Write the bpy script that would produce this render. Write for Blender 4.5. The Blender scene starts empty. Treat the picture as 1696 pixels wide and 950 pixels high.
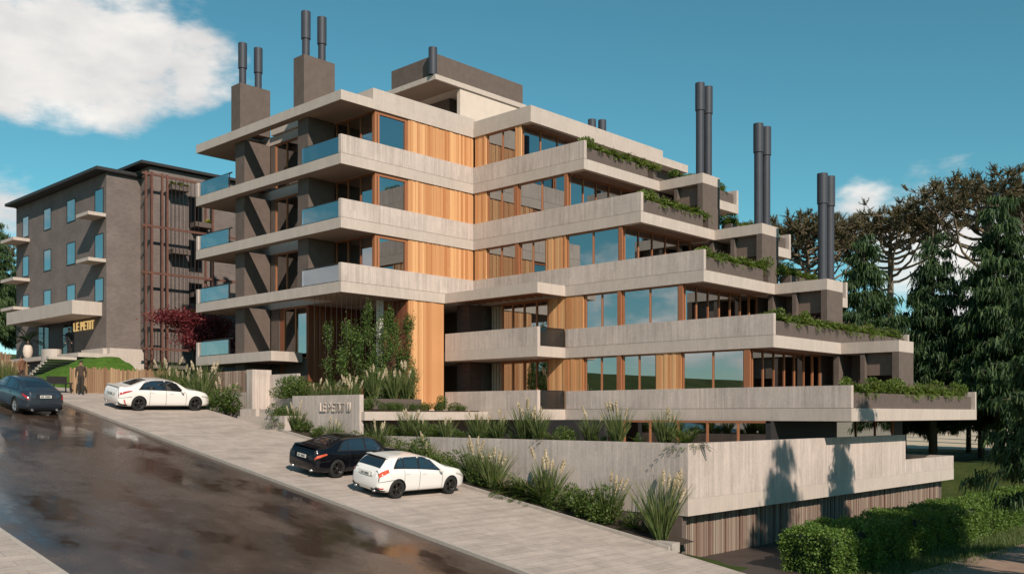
import bpy, bmesh, math, random
import numpy as np
from mathutils import Vector, Matrix

S = bpy.context.scene
COL = S.collection
PI = math.pi

# ------------------------------------------------------------------ camera
cam_d = bpy.data.cameras.new("camera")
cam_d.sensor_width = 36.0
cam_d.lens = 36.0 * 1585.0 / 1696.0
cam_d.shift_y = 210.0 / 1696.0
cam_d.clip_start = 0.1
cam_d.clip_end = 6000.0
cam = bpy.data.objects.new("camera", cam_d)
COL.objects.link(cam)
cam.location = (0, 0, 0)
cam.rotation_euler = (math.radians(90), 0, math.radians(43.453))
S.camera = cam

# ------------------------------------------------------------------ sky, sun, exposure
SUN = Vector((1.0, -0.44, 0.75)).normalized()
EL = math.asin(SUN.z)
AZ = math.atan2(SUN.x, SUN.y)
world = bpy.data.worlds.new("World")
S.world = world
world.use_nodes = True
wn = world.node_tree
wn.nodes.clear()
wl = wn.links.new


def wnode(t, **kw):
    n = wn.nodes.new(t)
    for k, v in kw.items():
        setattr(n, k, v)
    return n


w_out = wnode("ShaderNodeOutputWorld")
w_bg = wnode("ShaderNodeBackground")
w_bg.inputs["Strength"].default_value = 0.10
w_sky = wnode("ShaderNodeTexSky", sky_type="NISHITA", sun_disc=False, sun_elevation=EL, sun_rotation=AZ,
              altitude=300.0, air_density=1.0, dust_density=0.0, ozone_density=5.0)
w_tc = wnode("ShaderNodeTexCoord")
w_nrm = wnode("ShaderNodeVectorMath", operation="NORMALIZE")
wl(w_tc.outputs["Generated"], w_nrm.inputs[0])
w_map = wnode("ShaderNodeMapping")
w_map.inputs["Scale"].default_value = (1.0, 1.0, 2.3)
wl(w_nrm.outputs[0], w_map.inputs["Vector"])
w_noise = wnode("ShaderNodeTexNoise")
w_noise.inputs["Scale"].default_value = 5.2
w_noise.inputs["Detail"].default_value = 9.0
w_noise.inputs["Roughness"].default_value = 0.60
wl(w_map.outputs[0], w_noise.inputs["Vector"])
# where clouds stand in the sky: direction, cosine reach, weight
CLOUDS = [((-0.9042, 0.291, 0.3127), 0.075, 0.46),
          ((-0.8796, 0.3479, 0.3246), 0.07, 0.5),
          ((-0.8506, 0.4011, 0.34), 0.065, 0.48),
          ((-0.8316, 0.4445, 0.333), 0.055, 0.44),
          ((-0.8744, 0.3837, 0.297), 0.05, 0.36),
          ((-0.9299, 0.3093, 0.199), 0.05, 0.44),
          ((-0.9113, 0.3337, 0.2412), 0.022, 0.22),
          ((-0.2878, 0.947, 0.1424), 0.085, 0.42),
          ((-0.3359, 0.9296, 0.1515), 0.08, 0.42),
          ((-0.3928, 0.8987, 0.195), 0.045, 0.4),
          ((-0.36, 0.9184, 0.1644), 0.06, 0.4),
          ((-0.4637, 0.8769, 0.1266), 0.05, 0.22),
          ((-0.75, -0.62, 0.10), 0.17, 0.36), ((-0.52, -0.84, 0.08), 0.14, 0.40), ((-0.30, -0.95, 0.10), 0.16, 0.36), ((0.30, -0.93, 0.14), 0.26, 0.28), ((0.75, -0.62, 0.22), 0.25, 0.28),
          ((0.9, 0.40, 0.20), 0.25, 0.28), ((-0.97, -0.20, 0.15), 0.22, 0.28), ((0.45, 0.87, 0.18), 0.25, 0.28)]
w_acc = None
for d, reach, wt in CLOUDS:
    v = Vector(d).normalized()
    sub = wnode("ShaderNodeVectorMath", operation="SUBTRACT")
    sub.inputs[1].default_value = v
    wl(w_nrm.outputs[0], sub.inputs[0])
    ln = wnode("ShaderNodeVectorMath", operation="LENGTH")
    wl(sub.outputs[0], ln.inputs[0])
    mr = wnode("ShaderNodeMapRange", interpolation_type="SMOOTHSTEP")
    mr.inputs["From Min"].default_value = 0.0
    mr.inputs["From Max"].default_value = reach * 1.9
    mr.inputs["To Min"].default_value = wt
    mr.inputs["To Max"].default_value = 0.0
    wl(ln.outputs["Value"], mr.inputs["Value"])
    if w_acc is None:
        w_acc = mr.outputs[0]
    else:
        ad = wnode("ShaderNodeMath", operation="MAXIMUM")
        wl(w_acc, ad.inputs[0])
        wl(mr.outputs[0], ad.inputs[1])
        w_acc = ad.outputs[0]
w_sum = wnode("ShaderNodeMath", operation="ADD")
wl(w_noise.outputs["Fac"], w_sum.inputs[0])
wl(w_acc, w_sum.inputs[1])
w_ramp = wnode("ShaderNodeMapRange", interpolation_type="SMOOTHSTEP")
w_ramp.inputs["From Min"].default_value = 0.70
w_ramp.inputs["From Max"].default_value = 0.90
wl(w_sum.outputs[0], w_ramp.inputs["Value"])
w_n2 = wnode("ShaderNodeTexNoise")
w_n2.inputs["Scale"].default_value = 9.0
w_n2.inputs["Detail"].default_value = 6.0
wl(w_map.outputs[0], w_n2.inputs["Vector"])
w_cc = wnode("ShaderNodeValToRGB")
w_cc.color_ramp.elements[0].position = 0.30
w_cc.color_ramp.elements[0].color = (5.6, 5.6, 5.7, 1)
w_cc.color_ramp.elements[1].position = 0.62
w_cc.color_ramp.elements[1].color = (8.6, 8.3, 7.9, 1)
wl(w_n2.outputs["Fac"], w_cc.inputs["Fac"])
w_tint = wnode("ShaderNodeMix", data_type="RGBA", blend_type="MULTIPLY")
w_sep = wnode("ShaderNodeSeparateXYZ")
wl(w_nrm.outputs[0], w_sep.inputs[0])
w_tf = wnode("ShaderNodeMapRange", interpolation_type="SMOOTHSTEP")
w_tf.inputs["From Min"].default_value = -0.02
w_tf.inputs["From Max"].default_value = 0.22
w_tf.inputs["To Min"].default_value = 0.30
wl(w_sep.outputs[2], w_tf.inputs["Value"])
wl(w_tf.outputs[0], w_tint.inputs["Factor"])
w_tint.inputs[7].default_value = (0.63, 1.12, 0.85, 1)
wl(w_sky.outputs[0], w_tint.inputs[6])
w_mix = wnode("ShaderNodeMix", data_type="RGBA")
wl(w_ramp.outputs[0], w_mix.inputs["Factor"])
wl(w_tint.outputs[2], w_mix.inputs[6])
wl(w_cc.outputs[0], w_mix.inputs[7])
wl(w_mix.outputs[2], w_bg.inputs["Color"])
wl(w_bg.outputs[0], w_out.inputs[0])

sun_d = bpy.data.lights.new("sun", "SUN")
sun_d.energy = 4.5
sun_d.angle = math.radians(0.6)
sun_d.color = (1.0, 0.885, 0.77)
sun = bpy.data.objects.new("sun", sun_d)
COL.objects.link(sun)
sun.rotation_euler = (-SUN).to_track_quat("-Z", "Y").to_euler()

S.view_settings.view_transform = "Standard"
S.view_settings.look = "None"
S.view_settings.exposure = 0.16
S.view_settings.gamma = 1.0
S.view_settings.use_curve_mapping = False
S.render.engine = "CYCLES"
S.cycles.max_bounces = 6
S.cycles.diffuse_bounces = 2
S.cycles.transparent_max_bounces = 24
S.cycles.caustics_reflective = False
S.cycles.caustics_refractive = False
S.cycles.sample_clamp_indirect = 6.0


# ------------------------------------------------------------------ helpers
class MB:
    """collects boxes, prisms and tubes that become one mesh object"""

    def __init__(self):
        self.v, self.f, self.m, self.sm = [], [], [], []
        self.cur = 0

    def add(self, vs, fs, smooth=False):
        b = len(self.v)
        self.v += [tuple(p) for p in vs]
        for f in fs:
            self.f.append(tuple(i + b for i in f))
            self.m.append(self.cur)
            self.sm.append(smooth)
        return self

    def box(self, x0, x1, y0, y1, z0, z1):
        x0, x1 = min(x0, x1), max(x0, x1)
        y0, y1 = min(y0, y1), max(y0, y1)
        z0, z1 = min(z0, z1), max(z0, z1)
        return self.add([(x0, y0, z0), (x1, y0, z0), (x1, y1, z0), (x0, y1, z0), (x0, y0, z1), (x1, y0, z1), (x1, y1, z1), (x0, y1, z1)],
                        [(0, 3, 2, 1), (4, 5, 6, 7), (0, 1, 5, 4), (1, 2, 6, 5), (2, 3, 7, 6), (3, 0, 4, 7)])

    def prism(self, poly, z0, z1):
        n = len(poly)
        vs = [(p[0], p[1], z0) for p in poly] + [(p[0], p[1], z1) for p in poly]
        fs = [tuple(range(n))[::-1], tuple(range(n, 2 * n))] + [(i, (i + 1) % n, (i + 1) % n + n, i + n) for i in range(n)]
        return self.add(vs, fs)

    def loft(self, rings, closed=True, cap=True, smooth=True):
        n = len(rings[0])
        vs = [p for r in rings for p in r]
        fs = []
        for k in range(len(rings) - 1):
            for i in range(n if closed else n - 1):
                j = (i + 1) % n
                fs.append((k * n + i, k * n + j, (k + 1) * n + j, (k + 1) * n + i))
        self.add(vs, fs, smooth)
        if cap:
            b = len(self.v) - len(vs)
            for idx, rev in ((0, True), (len(rings) - 1, False)):
                f = tuple(b + idx * n + i for i in range(n))
                self.f.append(f[::-1] if rev else f)
                self.m.append(self.cur)
                self.sm.append(False)
        return self

    def tube(self, pts, rad, n=8, cap=True):
        pts = [Vector(p) for p in pts]
        if not hasattr(rad, "__len__"):
            rad = [rad] * len(pts)
        rings = []
        for i, p in enumerate(pts):
            d = (pts[min(i + 1, len(pts) - 1)] - pts[max(i - 1, 0)]).normalized()
            a = Vector((0, 0, 1)) if abs(d.z) < 0.9 else Vector((1, 0, 0))
            u = d.cross(a).normalized()
            w = d.cross(u).normalized()
            rings.append([p + (u * math.cos(t) - w * math.sin(t)) * rad[i] for t in [2 * PI * k / n for k in range(n)]])
        return self.loft(rings, True, cap, True)

    def lathe(self, prof, n=20, origin=(0, 0, 0), cap=True):
        o = Vector(origin)
        rings = [[o + Vector((r * math.cos(2 * PI * k / n), r * math.sin(2 * PI * k / n), z)) for k in range(n)] for r, z in prof]
        return self.loft(rings, True, cap, True)

    def mesh(self, name, mats):
        me = bpy.data.meshes.new(name)
        me.from_pydata(self.v, [], self.f)
        for mt in (mats if isinstance(mats, (list, tuple)) else [mats]):
            me.materials.append(mt)
        me.polygons.foreach_set("material_index", self.m)
        me.polygons.foreach_set("use_smooth", self.sm)
        me.update()
        return me

    def build(self, name, mats, parent=None):
        return obj(name, self.mesh(name, mats), parent)


def obj(name, me, parent=None, loc=None):
    o = bpy.data.objects.new(name, me)
    COL.objects.link(o)
    if parent is not None:
        o.parent = parent
    if loc is not None:
        o.location = loc
    return o


def tag(o, label=None, cat=None, group=None, kind=None):
    if label:
        o["label"] = label
    if cat:
        o["category"] = cat
    if group:
        o["group"] = group
    if kind:
        o["kind"] = kind
    return o


def thing(name, label, cat, loc=(0, 0, 0), rz=0.0, group=None):
    o = obj(name, None, None, loc)
    o.rotation_euler = (0, 0, rz)
    o.empty_display_size = 0.2
    return tag(o, label, cat, group)


def copy_tree(o, parent=None, label=None):
    c = o.copy()
    COL.objects.link(c)
    c.parent = parent
    if label:
        c["label"] = label
    for ch in list(o.children):
        copy_tree(ch, c)
    return c


def quads_mesh(name, V, mat, smooth=False):
    """V: (n,4,3) array of separate quads"""
    n = len(V)
    me = bpy.data.meshes.new(name)
    me.vertices.add(n * 4)
    me.vertices.foreach_set("co", np.ascontiguousarray(V, dtype=np.float32).reshape(-1))
    me.loops.add(n * 4)
    me.loops.foreach_set("vertex_index", np.arange(n * 4, dtype=np.int32))
    me.polygons.add(n)
    me.polygons.foreach_set("loop_start", np.arange(0, n * 4, 4, dtype=np.int32))
    me.polygons.foreach_set("loop_total", np.full(n, 4, dtype=np.int32))
    for mt in (mat if isinstance(mat, (list, tuple)) else [mat]):
        me.materials.append(mt)
    me.update(calc_edges=True)
    return me


def unit(a):
    return a / np.maximum(np.linalg.norm(a, axis=-1, keepdims=True), 1e-9)


def leaves(rng, C, size, aspect=0.5, up=0.4, outward=None, ow=0.5, vary=0.35):
    """rhombic leaves at centres C (n,3)"""
    n = len(C)
    d = rng.normal(size=(n, 3))
    d[:, 2] += up
    if outward is not None:
        d = unit(d) + outward * ow
    d = unit(d)
    r = unit(np.cross(d, rng.normal(size=(n, 3))))
    s = size * (1 + vary * rng.uniform(-1, 1, size=(n, 1)))
    a = C - d * s * 0.5
    b = C + d * s * 0.5
    w = s * aspect * 0.5
    nrm = np.cross(d, r) * s * 0.10
    return np.stack([a, C + r * w + nrm, b, C - r * w + nrm], axis=1)


def strands(rng, P0, D, length, width, droop=0.0, segs=2):
    """thin blades from P0 along D bending down; returns (n*segs,4,3)"""
    n = len(P0)
    side = unit(np.cross(D, rng.normal(size=(n, 3))))
    out = []
    p = P0.copy()
    d = D.copy()
    L = length / segs
    w0 = width
    for k in range(segs):
        d2 = unit(d + np.array([0, 0, -droop]))
        q = p + d2 * L
        w1 = width * (1 - (k + 1) / segs) + width * 0.12
        out.append(np.stack([p - side * w0 / 2, p + side * w0 / 2, q + side * w1 / 2, q - side * w1 / 2], axis=1))
        p, d, w0 = q, d2, w1
    return np.concatenate(out, axis=0)


def street(x):
    return -6.846 - 0.158 * x if x > -50.0 else 1.054 - 0.080 * (x + 50.0)


# ------------------------------------------------------------------ materials
MATS = {}


class NT:
    def __init__(self, name):
        self.mat = bpy.data.materials.new(name)
        self.mat.use_nodes = True
        self.t = self.mat.node_tree
        self.t.nodes.clear()
        self.out = self.t.nodes.new("ShaderNodeOutputMaterial")
        self.b = self.t.nodes.new("ShaderNodeBsdfPrincipled")
        self.l(self.b.outputs[0], self.out.inputs["Surface"])
        MATS[name] = self.mat

    def l(self, a, b):
        self.t.links.new(a, b)

    def n(self, typ, ins=None, **kw):
        x = self.t.nodes.new(typ)
        for k, v in kw.items():
            setattr(x, k, v)
        for k, v in (ins or {}).items():
            if hasattr(v, "is_output") or isinstance(v, bpy.types.NodeSocket):
                self.l(v, x.inputs[k])
            else:
                x.inputs[k].default_value = v
        return x

    def math(self, op, a, b=0.0, c=0.0):
        return self.n("ShaderNodeMath", {0: a, 1: b, 2: c}, operation=op).outputs[0]

    def pos(self):
        return self.n("ShaderNodeNewGeometry").outputs["Position"]

    def objc(self):
        return self.n("ShaderNodeTexCoord").outputs["Object"]

    def noise(self, vec, scale, detail=4.0, rough=0.55):
        return self.n("ShaderNodeTexNoise", {"Vector": vec, "Scale": scale, "Detail": detail, "Roughness": rough}).outputs["Fac"]

    def scale(self, vec, s):
        return self.n("ShaderNodeMapping", {"Vector": vec, "Scale": s}).outputs[0]

    def ramp(self, fac, stops):
        r = self.n("ShaderNodeValToRGB", {"Fac": fac})
        e = r.color_ramp.elements
        while len(e) < len(stops):
            e.new(0.5)
        for i, (p, c) in enumerate(stops):
            e[i].position = p
            e[i].color = (c[0], c[1], c[2], 1) if hasattr(c, "__len__") else (c, c, c, 1)
        return r.outputs[0]

    def mix(self, fac, a, b, blend="MIX"):
        m = self.n("ShaderNodeMix", data_type="RGBA", blend_type=blend)
        for i, v in ((0, fac), (6, a), (7, b)):
            if isinstance(v, bpy.types.NodeSocket):
                self.l(v, m.inputs[i])
            elif i == 0:
                m.inputs[0].default_value = v
            else:
                m.inputs[i].default_value = (v[0], v[1], v[2], 1)
        return m.outputs[2]

    def mr(self, v, a, b, c, d):
        return self.n("ShaderNodeMapRange", {"Value": v, "From Min": a, "From Max": b, "To Min": c, "To Max": d}).outputs[0]

    def bump(self, h, strength=0.3, dist=0.02):
        return self.n("ShaderNodeBump", {"Height": h, "Strength": strength, "Distance": dist}).outputs[0]

    def set(self, **kw):
        for k, v in kw.items():
            k = k.replace("_", " ")
            if isinstance(v, bpy.types.NodeSocket):
                self.l(v, self.b.inputs[k])
            elif hasattr(v, "__len__") and len(v) == 3:
                self.b.inputs[k].default_value = (v[0], v[1], v[2], 1)
            else:
                self.b.inputs[k].default_value = v
        return self.mat


def wallvec(n):
    """(x+y, z) of the world position: runs along both wall directions"""
    p = n.pos()
    s = n.n("ShaderNodeSeparateXYZ", {0: p})
    u = n.math("ADD", s.outputs[0], s.outputs[1])
    return n.n("ShaderNodeCombineXYZ", {0: u, 1: s.outputs[2]}).outputs[0], u, s.outputs[2]


def m_concrete(name, base, board=0.11, contrast=1.0, joints=1.22):
    n = NT(name)
    v, u, z = wallvec(n)
    p = n.pos()
    big = n.noise(p, 0.55, 5, 0.6)
    fine = n.noise(n.scale(p, (1, 1, 0.35)), 9.0, 5, 0.65)
    streak = n.noise(n.scale(p, (6, 6, 0.25)), 2.2, 4, 0.6)
    idx = n.math("FLOOR", n.math("DIVIDE", u, board))
    # boards butt at random heights: every board is cut into lengths
    off = n.n("ShaderNodeTexWhiteNoise", {"W": idx}, noise_dimensions="1D").outputs["Value"]
    seg = n.math("FLOOR", n.math("ADD", n.math("DIVIDE", z, 4.2), n.math("MULTIPLY", off, 7.0)))
    wn_ = n.n("ShaderNodeTexWhiteNoise", {"Vector": n.n("ShaderNodeCombineXYZ", {0: idx, 1: seg}).outputs[0]}, noise_dimensions="2D").outputs["Value"]
    fr = n.math("FRACT", n.math("DIVIDE", u, board))
    edge = n.math("LESS_THAN", fr, 0.07)
    jf = n.math("LESS_THAN", n.math("FRACT", n.math("DIVIDE", n.math("ADD", u, 0.37), joints)), 0.008)
    k = n.math("ADD", n.mr(big, 0.3, 0.7, -0.10 * contrast, 0.08 * contrast), n.mr(wn_, 0, 1, -0.065 * contrast, 0.055 * contrast))
    k = n.math("ADD", k, n.mr(streak, 0.3, 0.75, 0.06 * contrast, -0.10 * contrast))
    grit = n.noise(n.scale(p, (1, 1, 0.5)), 26.0, 3, 0.7)
    k = n.math("ADD", k, n.mr(fine, 0.3, 0.7, -0.06, 0.06))
    k = n.math("ADD", k, n.mr(grit, 0.3, 0.7, -0.07 * contrast, 0.07 * contrast))
    k = n.math("SUBTRACT", k, n.math("MULTIPLY", jf, 0.12))
    k = n.math("SUBTRACT", k, n.math("MULTIPLY", edge, 0.07 * contrast))
    k = n.math("ADD", k, 1.0)
    col = n.n("ShaderNodeVectorMath", {0: base, "Scale": k}, operation="SCALE").outputs[0]
    h = n.math("ADD", n.math("MULTIPLY", wn_, 0.6), n.math("MULTIPLY", fine, 0.35))
    h = n.math("SUBTRACT", h, n.math("MULTIPLY", edge, 0.8))
    return n.set(Base_Color=col, Roughness=0.86, Normal=n.bump(h, 0.35 * contrast, 0.012))


def m_plain(name, col, rough=0.7, var=0.12, scale=6.0, metallic=0.0, bump=0.0, spec=0.4):
    n = NT(name)
    p = n.objc()
    f = n.noise(p, scale, 4, 0.6)
    a = [c * (1 - var) for c in col]
    b = [min(1, c * (1 + var)) for c in col]
    c = n.ramp(f, [(0.3, a), (0.7, b)])
    n.set(Base_Color=c, Roughness=rough, Metallic=metallic, Specular_IOR_Level=spec)
    if bump:
        n.set(Normal=n.bump(n.noise(p, scale * 8, 3), bump, 0.01))
    return n.mat


def m_wood(name, pale, dark, rough=0.55, spec=0.35):
    n = NT(name)
    p = n.pos()
    rnd = n.n("ShaderNodeNewGeometry").outputs["Random Per Island"]
    grain = n.noise(n.scale(p, (14, 14, 0.7)), 3.0, 6, 0.6)
    f = n.math("ADD", n.math("MULTIPLY", rnd, 0.72), n.math("MULTIPLY", grain, 0.36))
    mid = [(a + b) / 2 for a, b in zip(pale, dark)]
    c = n.ramp(f, [(0.10, dark), (0.45, mid), (0.62, mid), (0.92, pale)])
    return n.set(Base_Color=c, Roughness=rough, Specular_IOR_Level=spec, Normal=n.bump(grain, 0.2, 0.006))


def m_leaf(name, cols, trans=0.35, rough=0.5, bright=1.0):
    n = NT(name)
    rnd = n.n("ShaderNodeNewGeometry").outputs["Random Per Island"]
    oi = n.n("ShaderNodeObjectInfo").outputs["Random"]
    f = n.math("ADD", n.math("MULTIPLY", rnd, 0.85), n.math("MULTIPLY", oi, 0.15))
    k = len(cols)
    c = n.ramp(f, [(0.05 + 0.9 * i / (k - 1), [x * bright for x in cc]) for i, cc in enumerate(cols)])
    n.set(Base_Color=c, Roughness=rough, Specular_IOR_Level=0.3)
    tr = n.n("ShaderNodeBsdfTranslucent", {"Color": n.mix(1.0, c, (1.25, 1.2, 0.7), "MULTIPLY")})
    mx = n.n("ShaderNodeMixShader", {0: trans, 1: n.b.outputs[0], 2: tr.outputs[0]})
    n.l(mx.outputs[0], n.out.inputs["Surface"])
    return n.mat


def m_glass(name, tint, base, gain, through=1.0, rough=0.0):
    """window glass: mirror-like coat over see-through tinted glass"""
    n = NT(name)
    fr = n.n("ShaderNodeFresnel", {"IOR": 1.5}).outputs[0]
    fac = n.math("MINIMUM", n.math("ADD", n.math("MULTIPLY", fr, gain), base), 0.95)
    nz = n.bump(n.noise(n.scale(n.pos(), (0.5, 0.5, 0.5)), 0.8, 1), 0.05, 0.02)
    gl = n.n("ShaderNodeBsdfGlossy", {"Color": (0.92, 0.95, 0.97, 1), "Roughness": rough, "Normal": nz})
    tr = n.n("ShaderNodeBsdfTransparent", {"Color": (tint[0], tint[1], tint[2], 1)})
    mx = n.n("ShaderNodeMixShader", {0: fac, 1: tr.outputs[0], 2: gl.outputs[0]})
    n.l(mx.outputs[0], n.out.inputs["Surface"])
    n.t.nodes.remove(n.b)
    return n.mat


def m_brick(name, c1, c2, mortar):
    n = NT(name)
    v, u, z = wallvec(n)
    br = n.n("ShaderNodeTexBrick", {"Vector": v, "Scale": 1.0, "Mortar Size": 0.008, "Brick Width": 0.24, "Row Height": 0.075, "Bias": 0.0,
                                    "Color1": (*c1, 1), "Color2": (*c2, 1), "Mortar": (*mortar, 1)})
    big = n.noise(n.pos(), 0.7, 4)
    c = n.mix(1.0, br.outputs["Color"], n.ramp(big, [(0.3, 0.82), (0.7, 1.12)]), "MULTIPLY")
    return n.set(Base_Color=c, Roughness=0.85, Normal=n.bump(br.outputs["Fac"], -0.35, 0.01))


def m_asphalt():
    n = NT("wet_asphalt")
    p = n.pos()
    pud = n.noise(n.scale(p, (0.45, 0.8, 0.45)), 0.50, 8, 0.60)
    fine = n.noise(p, 60.0, 3, 0.7)
    mid = n.noise(p, 1.7, 5, 0.6)
    wet = n.mr(pud, 0.40, 0.58, 0.0, 1.0)
    c = n.mix(wet, n.ramp(mid, [(0.3, (0.078, 0.051, 0.038)), (0.7, (0.120, 0.083, 0.064))]), (0.046, 0.030, 0.023))
    c = n.mix(1.0, c, n.ramp(fine, [(0.3, 0.75), (0.7, 1.25)]), "MULTIPLY")
    rough = n.math("ADD", n.mr(wet, 0, 1, 0.33, 0.06), n.mr(mid, 0.3, 0.7, -0.05, 0.08))
    hb = n.math("MULTIPLY", fine, n.mr(wet, 0, 1, 1.0, 0.06))
    hb = n.math("ADD", hb, n.math("MULTIPLY", mid, 0.6))
    return n.set(Base_Color=c, Roughness=rough, Specular_IOR_Level=0.62, Normal=n.bump(hb, 0.22, 0.012))


def m_paving():
    n = NT("paving_stone")
    p = n.pos()
    s = n.n("ShaderNodeSeparateXYZ", {0: p})
    v = n.n("ShaderNodeCombineXYZ", {0: s.outputs[1], 1: s.outputs[0]}).outputs[0]
    br = n.n("ShaderNodeTexBrick", {"Vector": v, "Scale": 1.0, "Mortar Size": 0.010, "Mortar Smooth": 0.3, "Brick Width": 1.2, "Row Height": 0.42,
                                    "Color1": (0.42, 0.343, 0.290, 1), "Color2": (0.47, 0.386, 0.328, 1), "Mortar": (0.26, 0.21, 0.18, 1)})
    mid = n.noise(p, 1.3, 6, 0.65)
    fine = n.noise(p, 34.0, 4, 0.7)
    st = n.noise(n.scale(p, (3.0, 0.45, 1)), 1.1, 5, 0.6)
    c = n.mix(1.0, br.outputs["Color"], n.ramp(mid, [(0.28, 0.80), (0.72, 1.12)]), "MULTIPLY")
    c = n.mix(1.0, c, n.ramp(fine, [(0.3, 0.80), (0.7, 1.16)]), "MULTIPLY")
    c = n.mix(1.0, c, n.ramp(st, [(0.32, 0.84), (0.6, 1.06)]), "MULTIPLY")
    h = n.math("SUBTRACT", n.math("MULTIPLY", fine, 0.5), n.math("MULTIPLY", br.outputs["Fac"], 1.2))
    return n.set(Base_Color=c, Roughness=0.8, Normal=n.bump(h, 0.35, 0.01))


def m_ground():
    n = NT("meadow")
    p = n.pos()
    a = n.noise(p, 0.05, 5, 0.6)
    b = n.noise(p, 1.4, 5, 0.65)
    f = n.math("ADD", n.math("MULTIPLY", a, 0.6), n.math("MULTIPLY", b, 0.4))
    c = n.ramp(f, [(0.32, (0.026, 0.042, 0.012)), (0.5, (0.050, 0.068, 0.018)), (0.68, (0.090, 0.088, 0.032))])
    return n.set(Base_Color=c, Roughness=0.95, Specular_IOR_Level=0.1, Normal=n.bump(b, 0.8, 0.15))


def m_lawn():
    n = NT("lawn_grass")
    p = n.pos()
    b = n.noise(p, 2.4, 5, 0.65)
    c = n.ramp(b, [(0.3, (0.045, 0.105, 0.012)), (0.7, (0.10, 0.19, 0.025))])
    return n.set(Base_Color=c, Roughness=0.9, Specular_IOR_Level=0.15, Normal=n.bump(n.noise(p, 26, 4), 0.9, 0.08))


CONC = m_concrete("board_formed_concrete", (0.52, 0.432, 0.378), 0.125, 1.45)
SLAB = m_concrete("slab_concrete", (0.50, 0.42, 0.36), 0.30, 0.55, 2.4)
RENDERW = m_plain("pale_render", (0.60, 0.50, 0.42), 0.85, 0.05, 2.0)
DARK = m_plain("brown_render", (0.125, 0.094, 0.078), 0.85, 0.12, 3.0, bump=0.15)
PLANTER = m_plain("brown_planter", (0.115, 0.086, 0.072), 0.75, 0.1, 4.0)
INTER = m_plain("interior_wall", (0.30, 0.22, 0.16), 0.8, 0.1, 1.0)
SOFF_SHADE = m_concrete("soffit_concrete", (0.26, 0.19, 0.145), 0.6, 0.5, 1.2)  # slab concrete with the shade under the slabs put into its colour
SHADEW = m_wood("red_cedar", (0.30, 0.115, 0.055), (0.15, 0.045, 0.026))  # lobby cedar: the deep shade of the recess is mixed into the colour
CURT = m_plain("curtain_cloth", (0.45, 0.38, 0.30), 0.9, 0.1, 3.0)
WOOD = m_wood("cedar_cladding", (0.72, 0.405, 0.19), (0.42, 0.155, 0.055))
WOODF = m_wood("cedar_frame", (0.40, 0.165, 0.075), (0.25, 0.090, 0.042))
SLATW = m_wood("weathered_slats", (0.36, 0.29, 0.23), (0.15, 0.075, 0.05), 0.75)
FENCEW = m_wood("fence_timber", (0.40, 0.26, 0.15), (0.17, 0.085, 0.045), 0.8)
PIPE = m_plain("grey_flue_metal", (0.047, 0.050, 0.061), 0.55, 0.08, 2.0, metallic=0.0)
STEEL = m_plain("dark_steel", (0.035, 0.03, 0.028), 0.5, 0.1, 4.0, metallic=0.4)
RUST = m_plain("rust_red_steel", (0.135, 0.058, 0.040), 0.65, 0.2, 3.0)
ROOFD = m_plain("dark_roofing", (0.030, 0.027, 0.027), 0.6, 0.1, 3.0)
GLASS = m_glass("window_glass", (0.42, 0.40, 0.37), 0.34, 1.5)
CLEARG = m_glass("clear_railing_glass", (0.80, 0.78, 0.75), 0.03, 1.0)
RAILG = m_glass("railing_glass", (0.78, 0.86, 0.89), 0.22, 1.5)
BRICK = m_brick("dark_brick", (0.175, 0.138, 0.122), (0.135, 0.106, 0.094), (0.190, 0.155, 0.138))
BRICKR = m_brick("brown_brick", (0.145, 0.075, 0.055), (0.10, 0.05, 0.04), (0.10, 0.07, 0.06))
ASPH = m_asphalt()
PAVE = m_paving()
GROUND = m_ground()
LAWN = m_lawn()
SOIL = m_plain("garden_soil", (0.050, 0.034, 0.023), 0.95, 0.3, 9.0, bump=0.6)
KERB = m_plain("kerb_stone", (0.40, 0.345, 0.295), 0.8, 0.12, 5.0, bump=0.2)
DRIVE = m_plain("dark_driveway", (0.060, 0.045, 0.038), 0.55, 0.2, 1.2, bump=0.2)
SAND = m_plain("sandy_road", (0.52, 0.42, 0.30), 0.9, 0.1, 1.0)
PATHM = m_plain("brown_path", (0.30, 0.20, 0.145), 0.9, 0.15, 2.0, bump=0.3)
WHITE = m_plain("white_paint", (0.74, 0.71, 0.66), 0.6, 0.05, 2.0)
GOLD = m_plain("gold_letters", (0.90, 0.62, 0.24), 0.45, 0.05, 2.0)
GOLD.node_tree.nodes["Principled BSDF"].inputs["Emission Color"].default_value = (1.0, 0.66, 0.26, 1)
GOLD.node_tree.nodes["Principled BSDF"].inputs["Emission Strength"].default_value = 0.45  # back-lit sign
BARK = m_plain("bark", (0.105, 0.072, 0.048), 0.9, 0.35, 5.0, bump=0.6)
BARKP = m_plain("pale_bark", (0.19, 0.145, 0.10), 0.9, 0.3, 5.0, bump=0.5)
L_PLANT = m_leaf("planter_leaf", [(0.055, 0.095, 0.016), (0.125, 0.185, 0.034), (0.24, 0.29, 0.075)], 0.38)
L_SHRUB = m_leaf("shrub_leaf", [(0.030, 0.062, 0.013), (0.080, 0.130, 0.025), (0.165, 0.205, 0.05)], 0.36)
L_VINE = m_leaf("vine_leaf", [(0.040, 0.080, 0.018), (0.095, 0.16, 0.036), (0.20, 0.27, 0.075)], 0.4)
L_CON = m_leaf("spruce_needle", [(0.014, 0.034, 0.012), (0.036, 0.074, 0.024), (0.095, 0.145, 0.045)], 0.22, 0.6)
L_ARAU = m_leaf("araucaria_needle", [(0.050, 0.043, 0.024), (0.115, 0.096, 0.050), (0.22, 0.18, 0.088)], 0.2, 0.6)
L_HEDGE = m_leaf("hedge_leaf", [(0.045, 0.090, 0.016), (0.110, 0.195, 0.035), (0.20, 0.28, 0.065)], 0.36)
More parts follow.
